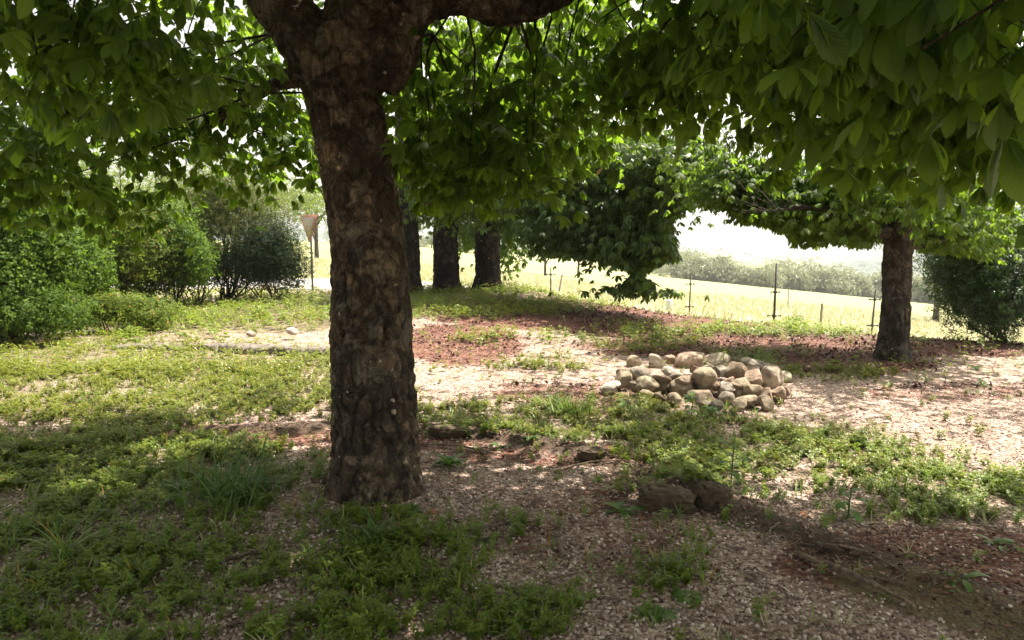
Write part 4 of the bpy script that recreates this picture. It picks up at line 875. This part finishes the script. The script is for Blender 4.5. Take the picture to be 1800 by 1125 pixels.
rosette(720, 905, 'leafy green weed at the foot of the trunk, right side', 12, .13, .22, up=.9, seed=3)
rosette(788, 822, 'shaded weed clump tight against the right side of the trunk', 14, .16, .2, up=1.0, seed=4)
rosette(930, 775, 'small bright weed leaf rosette behind the twigs', 7, .11, .25, up=.9, seed=5)
rosette(880, 790, 'pale green weed between the bank and the twigs', 7, .12, .22, up=.9, seed=6)
rosette(1210, 1050, 'round-leaved weed at the bottom right of centre', 9, .1, .38, up=.6, seed=7)
rosette(1150, 1085, 'pale heart-leaved weed at the very bottom', 6, .1, .4, up=.7, seed=8)
rosette(1280, 930, 'long strap-leaved weed right of the dark block', 5, .18, .08, up=.35, seed=9)
rosette(1690, 1020, 'grey-green weed lying on red litter at lower right', 6, .14, .15, up=.5, seed=10)
rosette(1285, 850, 'tall narrow weed standing behind the dark block', 12, .13, .2, stalk=.34, seed=11)
rosette(1490, 912, 'upright green weed at the edge of the red litter', 10, .13, .2, stalk=.2, seed=12)
rosette(1750, 960, 'lone green weed near the right edge', 7, .13, .18, up=.8, seed=13)
rosette(1160, 630, 'tall pale flowering weed behind the rock pile, left of the pair', 16, .14, .15, 'weed_yellow', stalk=.72, seed=14)
rosette(1145, 628, 'tall pale flowering weed behind the rock pile, right-leaning of the pair', 14, .13, .15, 'weed_yellow', stalk=.62, seed=15)
rosette(1095, 625, 'slim weed stalk at the left behind the rock pile', 10, .1, .15, 'weed_yellow', stalk=.55, seed=16)
rosette(1506, 655, 'solitary pale weed stalk in front of the right-hand chestnut', 12, .13, .14, 'weed_yellow', stalk=.36, seed=17)
rosette(1270, 655, 'weed stalk growing up among the back rocks', 12, .1, .15, 'weed_yellow', stalk=.3, seed=18)
rosette(1602, 628, 'green weed at the right foot of the right-hand chestnut', 10, .2, .12, stalk=.3, seed=19)
rosette(1716, 650, 'spiky weed on the gravel near the laurel', 9, .16, .1, up=1, seed=20)
rosette(1725, 680, 'second spiky weed in front of the laurel', 9, .13, .1, up=1, seed=21)
rosette(1100, 735, 'leafy weed growing against the front left rocks', 10, .13, .2, stalk=.18, seed=22)
rosette(1215, 730, 'leafy weed growing in front of the cracked boulder', 12, .15, .2, stalk=.22, seed=23)
rosette(1250, 742, 'pale broad weed in front of the grey front rock', 10, .14, .22, stalk=.16, seed=24)
rosette(975, 535, 'small leafy weed on the crest by the leaf litter', 9, .25, .2, up=1, seed=25, mat='weed')
tuft(405, 880, 'tall dark grass tuft in the weeds left of the trunk', 240, .42, .13, 'dock', 1)
tuft(660, 965, 'fine drooping grass tuft in front of the trunk', 110, .22, .05, 'dock', 2)
tuft(1000, 730, 'fine grass tuft in the yellow weeds left of the rocks', 160, .3, .12, 'grass', 3)
tuft(110, 990, 'thin upright grass stems in the weeds at bottom left', 40, .3, .02, 'grass', 4)
tuft(1330, 640, 'grass tuft in the litter behind the rocks', 120, .3, .15, 'grass', 5)
tuft(800, 960, 'sparse straw-coloured grass tuft on the gravel', 40, .14, .05, 'grass', 6)
# orange dead leaves
for k, (px, py, lab) in enumerate([(757, 906, 'orange dead leaf right of the trunk foot'), (818, 750, 'curled orange leaf on the dark kerb stone'), (1130, 915, 'rust-coloured leaf under the broad-leaved weed'), (568, 972, 'small brown leaf in the weeds left of the trunk'), (1410, 905, 'tiny orange leaf on the bank at right'), (705, 928, 'small orange leaf fallen among the weeds')]):
    g = G(px, py); V, F, U = palmate(4, 3, -.15, True, np.random.default_rng(k), stalk=False); V = V * .055; o = npmesh('fallen_leaf', V, F, M['brown_leaf']); o.location = (g[0], g[1], hz(g[0], g[1]) + .02); o.rotation_euler = (.2, .1, k); tag(o, lab, 'leaf')

# ================================================================== GROUND COVER (stuff)
GR = np.random.default_rng(77)
def sample(n, x0, x1, y0, y1, power=1.0):
    """points in the viewed wedge and a margin around, denser towards the camera"""
    y = y0 + (y1 - y0) * GR.random(n) ** power; wd = .78 * y + .8; x = (GR.random(n) * 2 - 1) * wd
    k = (x > x0) & (x < x1); return x[k], y[k]
def place(x, y, mask, T, size, mat, name, lab, cat, tilt=.25, sink=.0, lift=0.0):
    k = GR.random(len(x)) < mask; x, y = x[k], y[k]; z = h(x, y) - sink + lift
    n = len(x); pos = np.stack([x, y, z], 1); rot = randrot(n, tilt, GR); sc = size * GR.uniform(.55, 1.3, n)
    ch = GR.integers(0, len(T), n); out = [scatter(T[q], pos[ch == q], rot[ch == q], sc[ch == q]) for q in range(len(T)) if (ch == q).any()]
    V, F, U = merge(out); return tag(npmesh(name, V, F, M[mat] if isinstance(mat, str) else mat, uv=U), kind='stuff')
def weedplant(seed, levels, per, lw):
    q = np.random.default_rng(seed); ps = []
    for br in range(3):
        bend = q.normal(0, .35, 2)
        for l in range(levels):
            t = (l + 1) / levels; c = np.array([bend[0] * t * t + q.normal(0, .03), bend[1] * t * t + q.normal(0, .03), t * q.uniform(.8, 1)])
            for a in range(per):
                T = (np.array([[0, -.03, 0], [.55, -lw, .03], [1, 0, -.08], [.55, lw, .03]]) * .34 * (1.15 - .5 * t)); az = a * 6.283 / per + l + q.normal(0, .3); ca, sa = math.cos(az), math.sin(az)
                el = q.normal(-.25, .35); c2, s2 = math.cos(el), math.sin(el)
                V = T @ np.array([[c2, 0, s2], [0, 1, 0], [-s2, 0, c2]]).T @ np.array([[ca, -sa, 0], [sa, ca, 0], [0, 0, 1]]).T + c
                ps.append((V, [np.array([[0, 1, 2, 3]])], np.array([[.5, 0], [0, .5], [.5, 1], [1, .5]])))
    return merge(ps)
WP = [weedplant(s, 4, 5, .24) for s in range(5)]; WPL = [weedplant(s + 9, 2, 4, .3) for s in range(4)]
def blade(seed, n):
    q = np.random.default_rng(seed); ps = []
    for k in range(n):
        V, F, U = leaflet(q.uniform(.6, 1.1), .03, 3, 0, q.uniform(.3, 1.3), .35, False); el = -q.uniform(.8, 1.5); az = q.uniform(0, 6.28)
        c, s = math.cos(el), math.sin(el); ca, sa = math.cos(az), math.sin(az)
        ps.append((V @ np.array([[c, 0, s], [0, 1, 0], [-s, 0, c]]).T @ np.array([[ca, -sa, 0], [sa, ca, 0], [0, 0, 1]]).T + [q.normal(0, .15), q.normal(0, .15), 0], F, U))
    return merge(ps)
BL = [blade(s, 7) for s in range(4)]
notrunk = lambda x, y: ((x - tx) ** 2 + (y - ty) ** 2 > .34 ** 2) & ((x - 5.2) ** 2 + (y - 10.1) ** 2 > .3 ** 2)
def gm(x, y, lo=.0):
    z = h(x, y); px, py, d = proj(np.stack([x, y, z], 1)); m = pmask(x, y, z, GREEN); nn = n2(x, y, 1.6, 4, 3); nf = n2(x, y, 6, 8, 2)
    inf = (px > -60) & (px < 1860) & (py < 1180); m = np.where(inf, m, .55)
    m = np.clip(m * (.36 + 1.2 * sstep((nn - .38) / .2)) * (.3 + 1.1 * sstep((nf - .36) / .2)), 0, 1)
    return (m + lo) * notrunk(x, y) * (((x - PILE[0]) ** 2 + (y - PILE[1]) ** 2) > .75)
x, y = sample(17000, -9, 9, 1.7, 6.3, 1.15); mk = gm(x, y, .012); place(x, y, mk, WP, .078, 'weed', 'weed_carpet', None, None)
x, y = sample(24000, -9, 9, 4.6, 9.5, 1.0); mk = gm(x, y, .012) * sstep((y - 4.4) / 1.2); place(x, y, mk, WP, .078, 'weed_yellow', 'weed_carpet', None, None)
x, y = sample(26000, -11, 9, 8.5, 21, 1.0); mk = gm(x, y, .03); place(x, y, mk, WPL, .12, 'weed_yellow', 'weed_carpet', None, None)
x, y = sample(9000, -11, 9, 11, 21.5, 1.0); mk = gm(x, y, .02); place(x, y, mk, WPL, .17, 'weed', 'weed_carpet', None, None)
x, y = sample(9000, -9, 9, 2, 20, 1.1); mk = gm(x, y, .06) * .9; place(x, y, mk, BL, .13, 'grass', 'grass', None, None, .1)
# meadow grass
x = GR.uniform(-14, 34, 30000); y = GR.uniform(13, 50, 30000); yc_ = np.interp(x, [-20, -5, 0, 1.3, 3.5, 6.5, 8, 20], [21, 21.2, 20.5, 17.5, 15.5, 14.2, 13.5, 12])
k = (y > yc_ + 1) & (np.abs(x / y) < .75) & ~((y < 31) & (y > 23) & (x < 0)); place(x[k], y[k], np.full(k.sum(), .9), BL, .38, 'hay', 'meadow_grass', None, None, .15)
# flakes of leaf litter
fl = (np.array([[0, -.3, 0], [.5, -.42, .12], [1, 0, .02], [.5, .42, .12], [-.1, .2, .05]]) * [1, 1, 1], [np.array([[0, 1, 2, 3, 4]])], np.zeros((5, 2)))
fl2 = (np.array([[0, -.12, 0], [.6, -.2, .2], [1.4, 0, .05], [.6, .16, .18], [-.1, .1, .0]]), fl[1], fl[2])
def littermat():
    m, nt, b, out = newmat('leaf_litter'); r = N(nt, 'ShaderNodeNewGeometry').outputs['Random Per Island']
    nt.links.new(ramp(nt, [(0, (.025, .01, .007)), (.4, (.09, .035, .022)), (.8, (.15, .055, .035)), (1, (.3, .19, .13))], r).outputs[0], b.inputs['Base Color']); b.inputs['Roughness'].default_value = .8; return m
M['litter'] = littermat()
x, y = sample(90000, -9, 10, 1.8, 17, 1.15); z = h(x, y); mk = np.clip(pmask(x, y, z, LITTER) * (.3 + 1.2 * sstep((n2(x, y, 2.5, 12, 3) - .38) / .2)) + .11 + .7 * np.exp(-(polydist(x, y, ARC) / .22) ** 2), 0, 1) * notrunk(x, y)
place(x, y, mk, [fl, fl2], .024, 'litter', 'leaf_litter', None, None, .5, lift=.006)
x, y = sample(60000, -9, 12, 8, 19, 1.0); z = h(x, y); mk = np.clip(pmask(x, y, z, LITTER) * 1.1 * sstep((n2(x, y, 2.0, 12, 3) - .3) / .2), 0, 1) * notrunk(x, y)
place(x, y, mk, [fl, fl2], .05, 'litter', 'leaf_litter', None, None, .7, lift=.012)
# dry twigs and dead stems strewn over the bank
TQ = []
for s in range(6):
    q = np.random.default_rng(s + 90); a = np.array([[-.5, 0, 0], [-.2, q.normal(0, .05), .02], [.15, q.normal(0, .07), .03], [.5, q.normal(0, .09), .0]])
    TQ.append(merge([tube(spline(a, 6), np.linspace(.02, .008, 6), 4, False)] + ([tube([a[1], a[1] + [.25, .2, .05]], [.01, .005], 3, False)] if s % 2 else [])))
x, y = sample(5200, -5, 7, 1.8, 9.5, 1.2); z = h(x, y); mk = np.clip(pmask(x, y, z, [(1030, 880, 330, 130, .5), (1550, 970, 380, 90, .5), (330, 770, 260, 25, .5), (760, 790, 160, 40, .5)]) + .06 + .6 * np.exp(-(polydist(x, y, ARC) / .3) ** 2), 0, 1) * notrunk(x, y)
place(x, y, mk, TQ, .17, 'dry_stick', 'twig_litter', None, None, .12, lift=.008)
x, y = sample(7000, -9, 9, 1.8, 12, 1.1); mk = gm(x, y, .03) * .5; place(x, y, mk, BL, .1, 'hay', 'dead_grass', None, None, .5)
CL = [sprig(OV, 4, .8, 30 + s) for s in range(3)]
x, y = sample(5000, -9, 9, 1.8, 9, 1.1); mk = gm(x, y, .02) * .55; place(x, y, mk, CL, .055, 'dock', 'broadleaf_weeds', None, None, .5)
# pebbles
import itertools
pb = []
for s in range(4):
    q = np.random.default_rng(s + 40); V = np.array(list(itertools.product((-1, 1), repeat=3)), float) * q.uniform(.55, 1, (8, 3)) * [1, .8, .55]
    pb.append((V, [np.array([[0, 1, 3, 2], [4, 6, 7, 5], [0, 4, 5, 1], [2, 3, 7, 6], [0, 2, 6, 4], [1, 5, 7, 3]])], np.zeros((8, 2))))
def pebmat():
    m, nt, b, out = newmat('gravel_pebble'); r = N(nt, 'ShaderNodeNewGeometry').outputs['Random Per Island']
    nt.links.new(ramp(nt, [(0, (.1, .065, .055)), (.35, (.3, .205, .17)), (.7, (.45, .34, .29)), (1, (.7, .61, .55))], r).outputs[0], b.inputs['Base Color']); b.inputs['Roughness'].default_value = .85; return m
M['pebble'] = pebmat()
x, y = sample(60000, -6, 7, 1.7, 8.5, 1.7); z = h(x, y); mk = np.clip(1 - 1.0 * np.exp(-(polydist(x, y, ARC) / .15) ** 2) - .93 * np.exp(-(polydist(x, y, CLAY) / .22) ** 4) - .6 * pmask(x, y, z, LITTER), .05, 1) * notrunk(x, y)
place(x, y, mk, pb, .0092, 'pebble', 'gravel', None, None, 1.0, lift=.001)

# ================================================================== HAZE
bx = box((100, 600, 60), (3600, 2600, 200)); V, F, U = bx
V[:, 2] = np.where(V[:, 2] > 60, 130, -40)
hm = bpy.data.materials.new('haze'); hm.use_nodes = True; ht = hm.node_tree; ht.nodes.remove(ht.nodes['Principled BSDF'])
pv = ht.nodes.new('ShaderNodeVolumePrincipled'); pv.inputs['Color'].default_value = (.9, .94, 1, 1); pv.inputs['Density'].default_value = .00042; pv.inputs['Anisotropy'].default_value = .2
ht.links.new(pv.outputs[0], ht.nodes['Material Output'].inputs['Volume'])
USE_HAZE = True
if USE_HAZE: tag(npmesh('haze', V, F, hm), kind='stuff')
